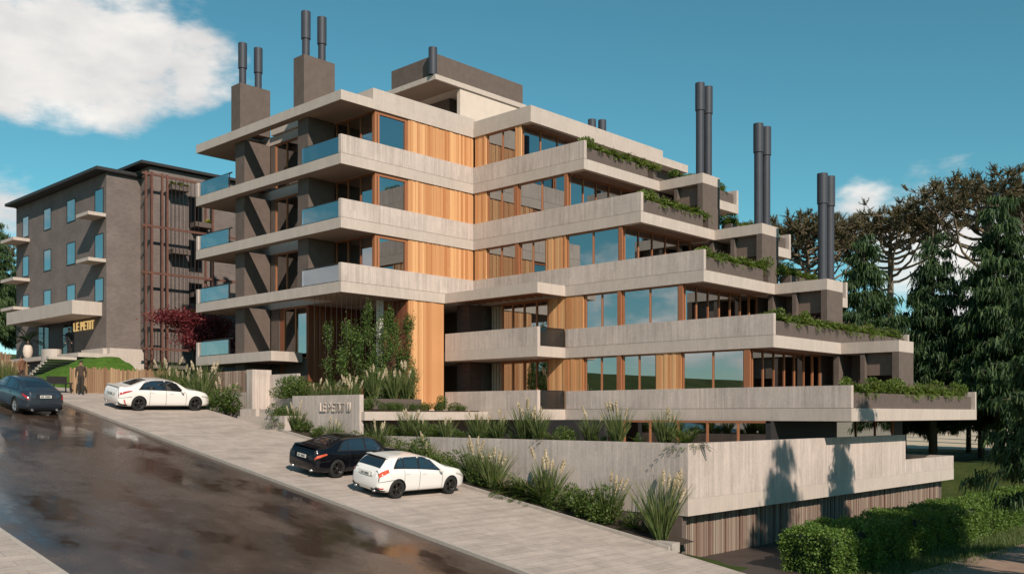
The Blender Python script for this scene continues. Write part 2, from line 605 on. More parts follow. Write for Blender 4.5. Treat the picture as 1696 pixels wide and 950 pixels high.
L_MAPLE = m_leaf("maple_leaf", [(0.085, 0.012, 0.016), (0.20, 0.034, 0.040), (0.34, 0.085, 0.085)], 0.35)
L_GRASS = m_leaf("pampas_blade", [(0.050, 0.085, 0.022), (0.110, 0.150, 0.045), (0.23, 0.25, 0.10)], 0.35, 0.6)
L_PLUME = m_leaf("pampas_plume", [(0.54, 0.44, 0.31), (0.70, 0.60, 0.45), (0.82, 0.74, 0.60)], 0.35, 0.9)
L_YEL = m_leaf("yellow_leaf", [(0.20, 0.22, 0.03), (0.36, 0.38, 0.06), (0.50, 0.48, 0.10)], 0.3)
L_PALM = m_leaf("palm_leaf", [(0.012, 0.03, 0.012), (0.03, 0.06, 0.02)], 0.2)

# ================================================================== SETTING
def sstep(a, b, x):
    t = max(0.0, min(1.0, (x - a) / (b - a)))
    return t * t * (3 - 2 * t)


def ground_z(x, y):
    xs = max(-150.0, min(30.0, x))
    st = street(xs) - 0.30
    low = -5.0 + 2.15 * sstep(50.5, 57, y)
    side = sstep(-45.0, -42.5, x)
    g = st * (1 - side) + low * side
    w = sstep(25.3, 28.5, y)
    z = st * (1 - w) + g * w
    if y > 60:
        z = z * (1 - sstep(60, 120, y)) + (-2.8) * sstep(60, 120, y)
    r = math.hypot(x, y)
    if y < 0:
        z = z * (1 - sstep(0, -90, y)) + (-4.0) * sstep(0, -90, y)
        hill = 21.0 * (1.0 + 0.55 * math.sin(x * 0.011 + 1.0) + 0.35 * math.sin(x * 0.027))
        z += sstep(-60, -330, y) * hill
    if x > 30:
        z = z * (1 - sstep(30, 200, x)) + (-8.0) * sstep(30, 200, x)
    return z


gxs = [-3000, -1800, -1000, -600, -400, -300, -240, -200, -170, -150] + [-140 + 2.0 * i for i in range(96)] + [60, 80, 110, 150, 220, 320, 500, 900, 1600, 3000]
gys = [-3000, -1800, -1000, -700, -500, -400, -340, -290, -250, -210, -180, -150, -125, -100, -80, -60, -45, -30, -20, -10] + [0 + 2.0 * i for i in range(46)] + [100, 115, 140, 180, 260, 400, 800, 1600, 3000]
gm = MB()
gv = [(x, y, ground_z(x, y)) for y in gys for x in gxs]
nx = len(gxs)
gf = [(j * nx + i, j * nx + i + 1, (j + 1) * nx + i + 1, (j + 1) * nx + i) for j in range(len(gys) - 1) for i in range(nx - 1)]
gm.add(gv, gf, True)
tag(gm.build("ground", GROUND), kind="structure")


def ramp_sheet(name, x0, x1, y0, y1, dz, mat, th=0.25, n=40):
    m = MB()
    xs = [x0 + (x1 - x0) * i / n for i in range(n + 1)]
    vs = []
    for x in xs:
        z = street(x) + dz
        vs += [(x, y0, z), (x, y1, z), (x, y1, z - th), (x, y0, z - th)]
    fs = [(0, 1, 2, 3), (n * 4 + 3, n * 4 + 2, n * 4 + 1, n * 4)]
    for i in range(n):
        a, b = i * 4, i * 4 + 4
        fs += [(a, b, b + 1, a + 1), (a + 1, b + 1, b + 2, a + 2), (a + 2, b + 2, b + 3, a + 3), (a + 3, b + 3, b, a)]
    m.add(vs, fs)
    return tag(m.build(name, mat), kind="structure")


ramp_sheet("road", -140, 25, 8.5, 18.50, -0.10, ASPH)
ramp_sheet("parking_pavement", -140, 25, 18.65, 24.75, 0.0, PAVE)
ramp_sheet("far_pavement", -140, 25, 3.0, 8.36, 0.0, PAVE)
# kerbstones along both edges of the road, one metre each where they are near
kb = tag(ramp_sheet("kerb", -140, -60, 18.50, 18.648, 0.002, KERB), kind="structure")
kme = MB()
kme.add([(0, 0, 0), (0.985, 0, -0.1556), (0.985, 0.146, -0.1556), (0, 0.146, 0), (0, 0, -0.25), (0.985, 0, -0.4056), (0.985, 0.146, -0.4056), (0, 0.146, -0.25)],
        [(0, 1, 2, 3), (4, 7, 6, 5), (0, 4, 5, 1), (1, 5, 6, 2), (2, 6, 7, 3), (3, 7, 4, 0)])
kmesh = kme.mesh("kerbstone", KERB)
for i in range(52):
    x = -60 + i
    obj("kerbstone", kmesh, kb, (x, 18.501, street(x) + 0.004))
ramp_sheet("kerb_far", -140, 25, 8.362, 8.498, 0.002, KERB)

# lower drive beside the garage, brown path and sandy road behind
tag(MB().prism([(-17.6, 24.9), (-13.6, 24.9), (-13.3, 36), (-13.6, 46), (-10.5, 54), (-17.6, 54)], -5.1, -4.80).build("driveway", DRIVE), kind="structure")
tag(MB().prism([(-11.3, 29.5), (-4, 24.5), (2, 25), (2, 60), (-7.5, 60), (-10.5, 44)], -5.0, -4.86).build("brown_path", PATHM), kind="structure")
tag(MB().add([(-70, 74, -2.62), (60, 74, -2.62), (90, 135, -0.9), (-100, 135, -0.9), (-70, 74, -3.2), (60, 74, -3.2), (90, 135, -3.2), (-100, 135, -3.2)], [(0, 1, 2, 3), (4, 7, 6, 5), (0, 4, 5, 1), (1, 5, 6, 2), (2, 6, 7, 3), (3, 7, 4, 0)]).build("sandy_road", SAND), kind="structure")

# ================================================================== MAIN BUILDING
ZB = {1: -0.28, 2: 2.72, 3: 5.71, 4: 8.71, 5: 11.71, 6: 14.70}
XK = {1: -15.79, 2: -19.06, 3: -22.35, 4: -25.65, 5: -28.97, 6: -32.42}
XB = {1: -20.15, 2: -23.45, 3: -26.75, 4: -30.05, 5: -33.15}
X0, Y0, Y1 = -36.57, 26.97, 35.59
XL = -50.14
YR = 49.9
T = 0.50

apt = thing("apartment_building", "stepped concrete apartment block with cedar cladding and planted terraces", "building", (-36.57, 35.59, -4.8))


def part(name, mb, mat, parent=apt, kind=None):
    me = mb.mesh(name, mat)
    o = obj(name, me, parent)
    # parts are modelled in world coordinates: undo the parent's offset
    off = OFF.get(parent.name)
    if off is not None:
        o.matrix_parent_inverse = Matrix.Translation(-off)
    if kind:
        o["kind"] = kind
    return o


OFF = {apt.name: Vector((-36.57, 35.59, -4.8))}


def wthing(name, label, cat, base, group=None):
    """a thing whose parts are modelled in world coordinates"""
    t = thing(name, label, cat, base, 0.0, group)
    OFF[t.name] = Vector(base)
    return t


# floor slabs
for k in range(1, 7):
    m = MB()
    z0, z1 = ZB[k], ZB[k] + (T if k < 6 else 0.46)
    if k >= 3:
        m.box(XL, X0, Y0, 27.45, z0, z1)
        m.box(XL, -46.74, 27.45, 34.0, z0, z1)
        m.box(-40.80, X0, 27.45, 29.05, z0, z1)
        m.box(-46.74, X0, 29.05, 46.0, z0, z1)
    elif k == 2:
        m.prism([(XL, Y0), (-42.47, Y0), (-42.47, 28.05), (-42.75, 29.05), (XL, 29.05)], z0, z1)
        m.box(-46.74, X0, 34.0, 46.0, z0, z1)
    else:
        m.box(-46.74, X0, 34.2, 46.0, z0, z1)
    if k < 6:
        m.box(X0, XK[k], Y1, YR, z0, z1)
        if k >= 2:
            m.box(XK[k], XK[k] + 2.63, 41.85, 43.5, z0, z1)
    else:
        m.box(X0, XK[k], Y1, 49.85, z0, z1)
    part("floor_slab" if k < 6 else "roof_slab", m, SLAB)

# thin sheets under the left block slabs, coloured dark to carry the shade there
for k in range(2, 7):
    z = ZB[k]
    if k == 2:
        part("soffit_panel", MB().box(XL + 0.03, -42.8, Y0 + 0.03, 29.0, z - 0.014, z - 0.003), SOFF_SHADE)
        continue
    part("soffit_panel", MB().box(XL + 0.03, -46.78, Y0 + 0.03, 33.9, z - 0.014, z - 0.003), SOFF_SHADE)
    part("soffit_panel", MB().box(-39.86, X0 - 0.03, Y0 + 0.03, 29.0, z - 0.014, z - 0.003), SOFF_SHADE)
    part("soffit_panel", MB().box(-46.7, -39.9, Y0 + 0.03, 27.42, z - 0.014, z - 0.003), SOFF_SHADE)
part("soffit_panel", MB().box(-42.25, X0 - 0.03, 29.03, 31.05, ZB[3] - 0.014, ZB[3] - 0.003), SOFF_SHADE)
part("soffit_panel", MB().box(-45.7, -38.95, 35.0, 36.8, 18.186, 18.197), SOFF_SHADE)

# roof upstands
m = MB()
m.box(X0 - 0.25, X0 - 0.004, 28.88, Y1 + 0.15, 15.164, 15.70)
m.box(-45.5, X0 - 0.254, 28.88, 29.10, 15.164, 15.70)
part("roof_upstand", m, SLAB)
m = MB()
m.box(X0 + 0.004, XK[6] - 0.05, Y1 + 0.06, Y1 + 0.3, 15.164, 15.55)
m.box(XK[6] - 0.30, XK[6] - 0.05, Y1 + 0.304, 47.26, 15.164, 15.55)
part("roof_upstand", m, SLAB)

# parapets on the street face and the end face
for k in range(1, 6):
    z0, z1 = ZB[k] + T + 0.018, ZB[k] + 1.385
    m = MB()
    xs = X0 + 0.004 if k >= 3 else -30.14
    m.box(xs, XK[k] - 0.006, Y1 + 0.010, Y1 + 0.20, z0, z1)
    m.box(xs + 0.02, XK[k] - 0.03, Y1 + 0.03, Y1 + 0.18, ZB[k] + T + 0.003, z0 + 0.001)
    part("parapet", m, CONC)
    if k >= 3:
        m = MB()
        m.box(X0 - 0.18, X0 - 0.03, Y0 + 0.03, Y1 + 0.18, ZB[k] + T + 0.003, z0 + 0.001)
        m.box(X0 - 0.20, X0 - 0.006, Y0 + 0.006, Y1 + 0.2, z0, z1)
        part("parapet", m, CONC)
        # balcony end wall at the far tip and the parapet beyond
        m = MB()
        m.box(XL + 0.006, XL + 0.20, Y0 + 0.006, 33.9, z0, ZB[k] + 1.30)
        part("parapet", m, CONC)
m = MB()
m.box(XL + 0.006, XL + 0.20, Y0 + 0.006, 29.0, ZB[2] + T + 0.004, ZB[2] + 1.30)
part("parapet", m, CONC)

# glass railings on the left face
for k in (2, 3, 4, 5):
    z0 = ZB[k] + T
    segs = [(XL + 0.24, -46.8)] + ([(-39.86, X0 - 0.24)] if k > 2 else [])
    for xa, xb in segs:
        r = part("glass_railing", MB().box(xa, xb, Y0 + 0.09, Y0 + 0.105, z0 + 0.03, z0 + 0.80), RAILG)
        h = part("handrail", MB().box(xa, xb, Y0 + 0.28, Y0 + 0.34, z0 + 0.86, z0 + 0.92), STEEL)
        f = MB().box(xa, xb, Y0 + 0.06, Y0 + 0.14, z0 + 0.002, z0 + 0.045)
        for q in range(2):
            xx = xa + 0.25 + (xb - xa - 0.5) * q
            f.box(xx - 0.02, xx + 0.02, Y0 + 0.29, Y0 + 0.33, z0 + 0.002, z0 + 0.86)
        part("railing_shoe", f, STEEL)

# chimney shafts on the left face, with their flues
def flue(x, y, z, h, sleeve=1.37, r=0.19, R=0.235, parent=apt):
    m = MB()
    for prof in ([(r, 0.0), (r, h - sleeve + 0.05)], [(r - 0.01, h - sleeve), (R, h - sleeve)], [(R, h - sleeve), (R, h)], [(R, h), (R - 0.03, h)], [(R - 0.03, h), (R - 0.03, h - 0.30)]):
        m.lathe(prof, 24, (x, y, z), cap=False)
    return part("flue_pipe", m, PIPE, parent)


for xa, xb, lab in ((-46.74, -45.83, 1), (-40.80, -39.90, 2)):
    zs = [street(xa) if lab == 1 else 2.0, ZB[2] if lab == 1 else None]
    m = MB()
    lv = ([street(-46) - 0.4, ZB[2]] if lab == 1 else []) + []
    if lab == 1:
        m.box(xa, xb, 27.455, 29.045, street(-46) - 0.4, ZB[2] - 0.003)
        m.box(xa, xb, 27.455, 29.045, ZB[2] + T + 0.003, ZB[3] - 0.003)
    for k in (3, 4, 5):
        m.box(xa, xb, 27.455, 29.045, ZB[k] + T + 0.003, ZB[k + 1] - 0.003)
    m.box(xa, xb, 27.20, 29.05, ZB[6] + 0.463, 17.73)
    c = part("chimney_shaft", m, DARK)
    for yy in (27.62, 28.58):
        flue((xa + xb) / 2, yy, 17.73, 2.32, 1.36)


# ---- windows
def pane_window(axis, c, a0, a1, z0, z1, n=1, fr=0.07, depth=0.10, face=-1, trans=None, frame_mat=None, glass=None, parent=apt):
    """axis 'x': runs along X at Y=c (faces -Y when face=-1); axis 'y': runs along Y at X=c (faces +X)"""
    f = MB()

    def bx(u0, u1, w0, w1, zz0, zz1, mb=f):
        if axis == "x":
            mb.box(u0, u1, c + w0, c + w1, zz0, zz1)
        else:
            mb.box(c - w1, c - w0, u0, u1, zz0, zz1)

    bx(a0, a1, 0, depth, z0, z0 + fr)
    bx(a0, a1, 0, depth, z1 - fr, z1)
    us = [a0 + (a1 - a0) * i / n for i in range(n + 1)]
    if trans:
        us = [a0] + list(trans) + [a1]
    for i, u in enumerate(us):
        lo = u if i == 0 else (u - fr if i == len(us) - 1 else u - fr / 2)
        bx(lo, lo + fr, 0.002, depth - 0.002, z0 + fr, z1 - fr)
    w = part("window", f, frame_mat or WOODF, parent)
    OFF.setdefault(w.name, OFF[parent.name])
    for i in range(len(us) - 1):
        g = MB()
        lo = us[i] + (fr if i == 0 else fr / 2)
        hi = us[i + 1] - (fr if i == len(us) - 2 else fr / 2)
        bx(lo, hi, depth * 0.45, depth * 0.45 + 0.012, z0 + fr, z1 - fr, g)
        p = obj("pane", g.mesh("pane", glass or GLASS), w)
        p.matrix_parent_inverse = w.matrix_parent_inverse.copy()
        p.matrix_parent_inverse = Matrix.Identity(4)
    return w


RNG = random.Random(7)


def cladding(axis, c, a0, a1, z0, z1, parent=apt, mat=None, wmin=0.10, wmax=0.19, name="wood_cladding"):
    """vertical boards of uneven width, joints recessed"""
    m = MB()
    u = a0
    while u < a1 - 0.02:
        w = min(RNG.uniform(wmin, wmax), a1 - u)
        if a1 - (u + w) < 0.05:
            w = a1 - u
        t = RNG.choice((0.03, 0.03, 0.045, 0.055))
        if axis == "x":
            m.box(u + 0.003, u + w - 0.003, c - t, c + 0.02, z0, z1)
        else:
            m.box(c - 0.02, c + t, u + 0.003, u + w - 0.003, z0, z1)
        u += w
    # backing behind the joints
    if axis == "x":
        m.box(a0, a1, c + 0.022, c + 0.06, z0, z1)
    else:
        m.box(c - 0.06, c - 0.022, a0, a1, z0, z1)
    return part(name, m, mat or WOOD, parent, kind="stuff")


def zz(k):
    return ZB[k] + T + 0.004, ZB[k + 1] - 0.004


YW = Y1 + 0.10   # facade plane of the street face
# right wing street face: list of ('w' wood / 'g' glass / 'p' post / 'd' dark), x0, x1, (inner mullions)
FACE = {
    5: [("w", -36.5, -35.66), ("g", -35.64, -33.56, [-34.53]), ("w", -33.54, -33.15)],
    4: [("w", -36.5, -35.63), ("g", -35.6, -33.65, [-34.59]), ("p", -33.64, -33.38), ("g", -33.36, -30.26, [-31.79]), ("p", -30.25, -30.05)],
    3: [("w", -36.5, -35.66), ("g", -35.62, -33.56, [-34.6]), ("p", -33.55, -33.29), ("g", -33.27, -31.5, [-32.4]), ("w", -31.48, -30.17), ("g", -30.15, -26.97, [-28.53]), ("p", -26.96, -26.75)],
    2: [("w", -31.26, -29.07), ("g", -29.02, -27.02, [-28.0]), ("p", -27.01, -26.80), ("g", -26.78, -23.69, [-25.25]), ("p", -23.68, -23.45)],
    1: [("w", -31.26, -29.07), ("g", -29.02, -27.06, [-28.03]), ("p", -27.05, -26.80), ("g", -26.78, -24.88, [-25.85]), ("w", -24.86, -23.55), ("g", -23.52, -20.45, [-21.98]), ("p", -20.44, -20.15)],
}
for k, segs in FACE.items():
    z0, z1 = zz(k)
    for s in segs:
        if s[0] == "w":
            cladding("x", YW, s[1], s[2], z0, z1)
        elif s[0] == "g":
            pane_window("x", YW + 0.03, s[1], s[2], z0, z1, trans=s[3])
        else:
            cladding("x", YW - 0.02, s[1], s[2], z0, z1, mat=WOODF, wmin=0.12, wmax=0.3)
    # terrace glazing facing downhill
    xb = XB[k]
    yg = {5: 41.2, 4: 41.0, 3: 41.4, 2: 40.6, 1: 40.5}[k]
    pane_window("y", xb, YW + 0.14, yg, z0, z1, n=4 if k == 5 else 5, fr=0.065)
    if k <= 3:
        part("sliding_panel", MB().box(xb - 0.5, xb - 0.4, yg + 0.05, yg + 0.75, z0, z1), DARK)
        pane_window("y", xb, yg + 0.8, yg + 1.6, z0, z1, n=1)
    ys = yg + (1.65 if k <= 3 else 0.02)
    part("wall", MB().box(xb - 0.25, xb, ys, YR - 0.3, z0, z1), DARK)
    part("wall", MB().box(-46.4, xb - 0.254, YR - 0.55, YR - 0.31, z0, z1), DARK)
    # rooms behind the glass
    m = MB()
    m.box(X0 - 2, xb - 3.6, YW + 3.4, YW + 3.5, z0, z1)
    m.box(xb - 3.7, xb - 3.604, YW + 3.5, YR - 0.6, z0, z1)
    for q in range(1, 4):
        xx = X0 + (xb - X0) * q / 4
        m.box(xx - 0.05, xx + 0.05, YW + 0.2, YW + 3.4, z0, z1)
    part("interior_wall", m, INTER)
    m = MB()
    for xa in (X0 + 1.0, X0 + (xb - X0) * 0.45, xb - 1.1):
        for q in range(7):
            m.box(xa + q * 0.11, xa + q * 0.11 + 0.085, YW + 0.30 + 0.03 * (q % 2), YW + 0.335 + 0.03 * (q % 2), z0, z1 - 0.05)
    part("curtain", m, CURT)

# ceilings of the terraces: timber soffit boards
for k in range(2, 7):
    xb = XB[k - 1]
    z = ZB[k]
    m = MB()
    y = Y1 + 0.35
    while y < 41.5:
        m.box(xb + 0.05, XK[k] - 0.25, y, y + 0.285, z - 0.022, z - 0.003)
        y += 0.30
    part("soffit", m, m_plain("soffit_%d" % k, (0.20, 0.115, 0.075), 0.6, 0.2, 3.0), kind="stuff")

# downhill tower walls with the tall flues
for k in (2, 3, 4, 5):
    x1 = XK[k] + 2.63
    z0 = ZB[k - 1] + T + 0.003
    z1 = ZB[k] - 0.003
    m = MB()
    m.box(x1 - 0.30, x1 - 0.004, 41.856, 43.494, z0, z1)
    m.box(XK[k] - 3.6, x1 - 0.304, 43.25, 43.494, z0, z1)
    part("chimney_wall", m, DARK)
    m = MB()
    m.box(x1 - 1.75, x1 - 1.55, 41.9, 43.24, z0, z1)
    m.box(x1 - 3.0, x1 - 2.75, 41.9, 43.24, z0, z1)
    part("fireplace_pier", m, DARK)
    part("fireplace_hood", MB().box(x1 - 1.545, x1 - 0.31, 42.15, 43.24, z1 - 1.0, z1 - 0.002), m_plain("hood_%d" % k, (0.17, 0.12, 0.095), 0.7))
    if k < 5 or True:
        hh = {5: 4.72, 4: 4.95, 3: 4.95, 2: 0}[k]
        if hh:
            for yy in (42.26, 43.02):
                flue(x1 - 0.42, yy, ZB[k] + T, hh, 1.40, 0.205, 0.245)

# planters along the terrace edges, with an end fin
for k in range(1, 6):
    x = XK[k]
    z0 = ZB[k] + T
    ya = 41.6 if k >= 2 else YR - 0.35
    m = MB()
    m.box(x - 0.72, x - 0.14, Y1 + 0.24, 41.0 if k >= 3 else YR - 0.35, z0 + 0.004, z0 + 0.62)
    if k >= 3:
        m.box(x - 0.72, x - 0.14, 41.5, 41.8, z0 + 0.004, z0 + 0.62)
        m.box(x - 0.72, x - 0.14, 43.7, YR - 0.35, z0 + 0.004, z0 + 0.62)
    part("planter", m, PLANTER)
    part("end_fin", MB().box(x - 2.4, x - 0.006, YR - 0.20, YR - 0.006, z0 + 0.004, z0 + 0.86), CONC)

# left block: end face towards the road downhill
for k in (3, 4, 5):
    z0, z1 = zz(k)
    cladding("y", X0 - 0.10, 31.13, Y1 + 0.08, z0, z1)
    pane_window("y", X0 - 0.10, 29.06, 31.11, z0, z1, trans=[29.26], fr=0.16, depth=0.14)
    pane_window("x", 29.08, -39.86, X0 - 0.27, z0, z1, n=3, fr=0.08)
    pane_window("x", 29.10, -45.4, -40.85, z0, z1, trans=[-44.3, -43.1, -41.9], fr=0.09)
    part("wall", MB().box(-45.83, -45.42, 29.08, 29.3, z0, z1), DARK)
    part("wall", MB().box(-46.74, -46.5, 29.05, 45.9, z0, z1).box(-46.49, X0 - 0.2, 45.6, 45.9, z0, z1), DARK)
    part("interior_wall", MB().box(-46.4, -40.0, 32.4, 32.5, z0, z1).box(-40.0, -39.9, 32.4, 45, z0, z1).box(-40.9, -40.8, 29.3, 32.3, z0, z1), INTER)
    m = MB()
    for q in range(6):
        m.box(-45.2 + q * 0.11, -45.2 + q * 0.11 + 0.085, 29.45 + 0.03 * (q % 2), 29.49 + 0.03 * (q % 2), z0, z1 - 0.05)
    part("curtain", m, CURT)

# penthouse
m = MB()
m.box(-43.0, -38.8, 34.9, 42.2, 18.20, 18.47)
m.box(-45.8, -43.0, 34.9, 42.2, 18.20, 18.47)
part("penthouse_slab", m, SLAB)
part("penthouse_wall", MB().box(-39.15, -38.9, 36.84, 42.1, 15.165, 18.197), RENDERW)
part("penthouse_core", MB().box(-45.5, -40.6, 37.6, 42.0, 15.165, 18.196).box(-40.596, -39.154, 38.6, 38.8, 15.165, 18.196), DARK)
m = MB()
m.box(-42.9, -39.0, 35.2, 35.4, 18.474, 19.68)
m.box(-39.2, -39.0, 35.404, 42.1, 18.474, 19.68)
m.box(-42.9, -42.7, 35.404, 42.1, 18.474, 19.68)
m.box(-42.7, -39.2, 41.9, 42.1, 18.474, 19.68)
part("roof_screen", m, DARK)
flue(-39.10, 34.98, 18.472, 1.5, 1.48, 0.22, 0.235)
for dx, dy in ((0, 0), (0.35, 0.5)):
    flue(-34.5 + dx, 43.1 + dy, 15.17, 1.72, 1.0, 0.19, 0.235)

# canopy with open beams over the upper balcony, balconies below
m = MB()
m.box(X0 + 0.004, -30.14, 33.56, 33.78, 5.72, 6.22)
m.box(-30.36, -30.144, 33.784, Y1 - 0.004, 5.72, 6.22)
part("canopy_edge", m, SLAB)
xx = X0 + 0.35
while xx < -30.6:
    part("canopy_beam", MB().box(xx, xx + 0.09, 33.784, Y1 - 0.006, 5.80, 6.12), WOODF)
    xx += 0.56
part("canopy_glass", MB().box(X0 + 0.2, -30.37, 33.79, Y1 - 0.01, 6.125, 6.14), RAILG)
for k in (1, 2):
    z0 = ZB[k]
    part("floor_slab", MB().box(X0 - (0.0 if k == 1 else 0.0) + 0.004, -30.144, 33.56, Y1 - 0.004, z0, z0 + T), SLAB)
    part("parapet", MB().box(X0 + 0.004, -30.15, 33.566, 33.76, z0 + T + 0.004, z0 + 1.41), CONC)
    m = MB()
    m.box(-30.24, -30.20, 33.765, Y1 - 0.01, z0 + T + 0.86, z0 + T + 0.91)
    m.box(-30.24, -30.20, 33.765, Y1 - 0.01, z0 + T + 0.005, z0 + T + 0.05)
    m.box(-30.24, -30.20, Y1 - 0.06, Y1 - 0.01, z0 + T + 0.05, z0 + T + 0.86)
    r = part("railing_frame", m, STEEL)
    part("railing_glass", MB().box(-30.225, -30.215, 33.77, Y1 - 0.07, z0 + T + 0.05, z0 + T + 0.86), CLEARG)
    a, b = zz(k)
    b = min(b, 5.70)
    part("brick_wall", MB().box(X0 - 0.3, -35.95, Y1 - 0.9, Y1 + 0.0, a, b), BRICKR)
    part("wall", MB().box(-35.94, -34.6, Y1 + 0.9, Y1 + 1.1, a, b).box(X0 - 0.1, -35.95, Y1 + 0.004, Y1 + 1.1, a, b), DARK)
    pane_window("x", YW - 0.02, -34.55, -31.28, a, b, trans=[-33.75, -32.95, -32.1], fr=0.10)

# lobby under the left block
cladding("y", X0 - 0.10, 31.15, 33.54, 0.22, 5.705)
cladding("x", 31.15, -38.7, X0 - 0.17, 0.22, 5.705, mat=SHADEW)
cladding("y", -42.30, 29.10, 34.0, 0.22, 5.705, mat=SHADEW)
part("wall", MB().box(-45.82, -45.0, 29.10, 29.35, 0.22, 5.705).box(-46.74, -46.5, 29.05, 45.9, 0.22, 5.705), DARK)
cladding("x", 29.16, -44.98, -44.62, 0.22, 5.705, mat=SHADEW)
pane_window("x", 29.12, -44.6, -42.42, 2.9, 5.70, n=2, fr=0.09)
part("wall", MB().box(-44.6, -42.42, 29.14, 29.3, 0.22, 2.88), DARK)
pane_window("x", 33.2, -42.2, -38.75, 0.22, 5.70, n=4, fr=0.07)
part("interior_wall", MB().box(-45.0, -37, 37.5, 37.7, 0.22, 5.70), INTER)
part("column", MB().box(-38.06, -37.81, 30.24, 30.50, 0.22, 5.706), WHITE)

# garage storey and its long board-formed wall
m = MB()
m.box(-46.0, -17.6, 27.6, 50.3, -5.2, -2.75)
part("garage_core", m, DARK)
z0, z1 = -2.74, -0.285
pane_window("x", Y1 - 0.2, -26.5, -19.1, z0, z1, n=5, fr=0.09)
pane_window("y", -19.06, 41.37, 47.86, z0, z1, n=3, fr=0.09)
for bx_ in ((-46, -26.52, 34.0, 34.3), (-19.3, -19.06, Y1 - 0.2, 41.35), (-19.3, -19.06, 47.9, 49.0)):
    part("wall", MB().box(*bx_, z0, z1), ROOFD)
part("interior_wall", MB().box(-30, -20.2, 38.5, 38.6, z0, z1).box(-22, -21.9, 38.6, 49, z0, z1), INTER)
part("garden_wall", MB().box(-33.4, -17.066, 26.24, 26.46, -2.736, -0.95), CONC)
part("garden_wall", MB().box(-17.28, -17.066, 26.464, 44.23, -2.736, -0.95).box(-17.28, -17.066, 44.234, 50.47, -2.736, -2.10).box(-19.5, -17.284, 50.25, 50.47, -2.736, -2.10), CONC)
part("floor_slab", MB().box(-33.4, -17.06, 26.234, 50.476, -3.29, -2.74), SLAB)
part("soil_bed", MB().box(-33.3, -17.29, 26.47, 27.5, -1.6, -1.10), SOIL)
part("planter_back", MB().box(-33.3, -17.29, 27.504, 27.62, -2.73, -1.02), CONC)

# vertical slat screen along the drive
m = MB()
y = 26.45
while y < 49.7:
    w = RNG.uniform(0.05, 0.11)
    d = RNG.uniform(0.0, 0.05)
    m.box(-17.62, -17.50 + d - 0.05, y, y + w, -5.0, -3.36)
    y += w + RNG.uniform(0.012, 0.05)
x = -17.62
while x > -19.6:
    w = RNG.uniform(0.06, 0.11)
    m.box(x - w, x, 26.42, 26.50, -5.0, -3.36)
    x -= w + RNG.uniform(0.012, 0.05)
part("slat_screen", m, SLATW, kind="stuff")
part("screen_backing", MB().box(-19.8, -17.63, 26.56, 49.7, -5.0, -3.30), ROOFD)

# podium before the lobby
part("podium", MB().box(-42.4, -33.404, 25.9, 33.555, -0.28, 0.10), SLAB)
part("podium_wall", MB().box(-46, -34.6, 26.6, 33.5, -3.4, -0.285), DARK)
part("lobby_floor", MB().box(-42.28, X0 + 0.3, 26.5, 34.1, 0.104, 0.215), SLAB)
part("lobby_planter", MB().box(-36.2, -35.6, 26.1, 31.1, 0.22, 0.72), PLANTER)
part("soil_bed", MB().box(-35.55, -33.9, 26.2, 33.4, 0.104, 0.16), SOIL)

# ================================================================== ENTRANCE WALLS, STEPS, KERBED BED
def text_mesh(body, size, depth, mat, width=None):
    cu = bpy.data.curves.new("lettering", "FONT")
    cu.body = body
    cu.size = size
    cu.extrude = depth
    cu.space_character = 1.08
    o = bpy.data.objects.new("lettering_tmp", cu)
    COL.objects.link(o)
    dg = bpy.context.evaluated_depsgraph_get()
    me = bpy.data.meshes.new_from_object(o.evaluated_get(dg))
    bpy.data.objects.remove(o)
    me.materials.clear()
    me.materials.append(mat)
    if width:
        xs = [v.co.x for v in me.vertices]
        k = width / (max(xs) - min(xs))
        m0 = min(xs)
        for v in me.vertices:
            v.co.x = (v.co.x - m0) * k
    return me


def letters(word_positions, parent, mat, z, y, h, depth, bold=0.0):
    """each letter a mesh of its own: (char, x)"""
    cache = {}
    for ch, x, w in word_positions:
        if (ch, w) not in cache:
            me = text_mesh(ch, h / 0.729, depth, mat, w)
            cache[(ch, w)] = me
        o = obj("letter", cache[(ch, w)], parent)
        off = OFF[parent.name]
        o.location = Vector((x, y, z)) - off
        o.rotation_euler = (PI / 2, 0, 0)


sg = wthing("sign_wall", "long low concrete wall with raised letters beside the entrance steps", "wall", (-36.2, 25.9, -1.6))
part("wall", MB().box(-38.8, -33.63, 25.8, 26.02, -1.75, 0.85), CONC, sg)
x = -36.55
wp = []
for ch, w, gap in (("L", 0.20, 0.06), ("E", 0.20, 0.20), ("P", 0.22, 0.06), ("E", 0.20, 0.05), ("T", 0.23, 0.06), ("I", 0.07, 0.06), ("T", 0.23, 0.22), ("I", 0.07, 0.09), ("I", 0.07, 0.1)):
    wp.append((ch, x, w))
    x += w + gap
letters(wp, sg, SLAB, 0.10, 25.775, 0.44, 0.03)

gw = wthing("gate_wall", "tall pale concrete pier between slat fence and entrance", "wall", (-42.9, 26.2, 0.0))
part("pier", MB().box(-43.2, -42.65, 26.0, 27.10, -0.2, 2.24), CONC, gw)
lw = wthing("low_wall", "low concrete wall under the vertical slat fence", "wall", (-44.6, 26.0, 0.0))
part("wall", MB().box(-47.4, -43.204, 26.05, 26.30, -0.2, 1.10), CONC, lw)
lw2 = wthing("boundary_wall", "concrete wall returning from the pier to the entrance steps", "wall", (-42.0, 26.7, -0.4))
part("wall", MB().box(-42.64, -40.2, 27.0, 27.2, -0.6, 2.0).box(-42.645, -41.2, 25.3, 25.5, -0.6, 0.24), CONC, lw2)
sf = wthing("slat_fence", "brown vertical slat fence on low concrete wall left of the pier", "fence", (-45.2, 26.1, 1.1))
x = -47.4
m = MB()
while x < -43.25:
    m.box(x, x + 0.05, 26.12, 26.19, 1.105, 2.22)
    x += 0.10
part("slat", m, SLATW, sf, kind="stuff")
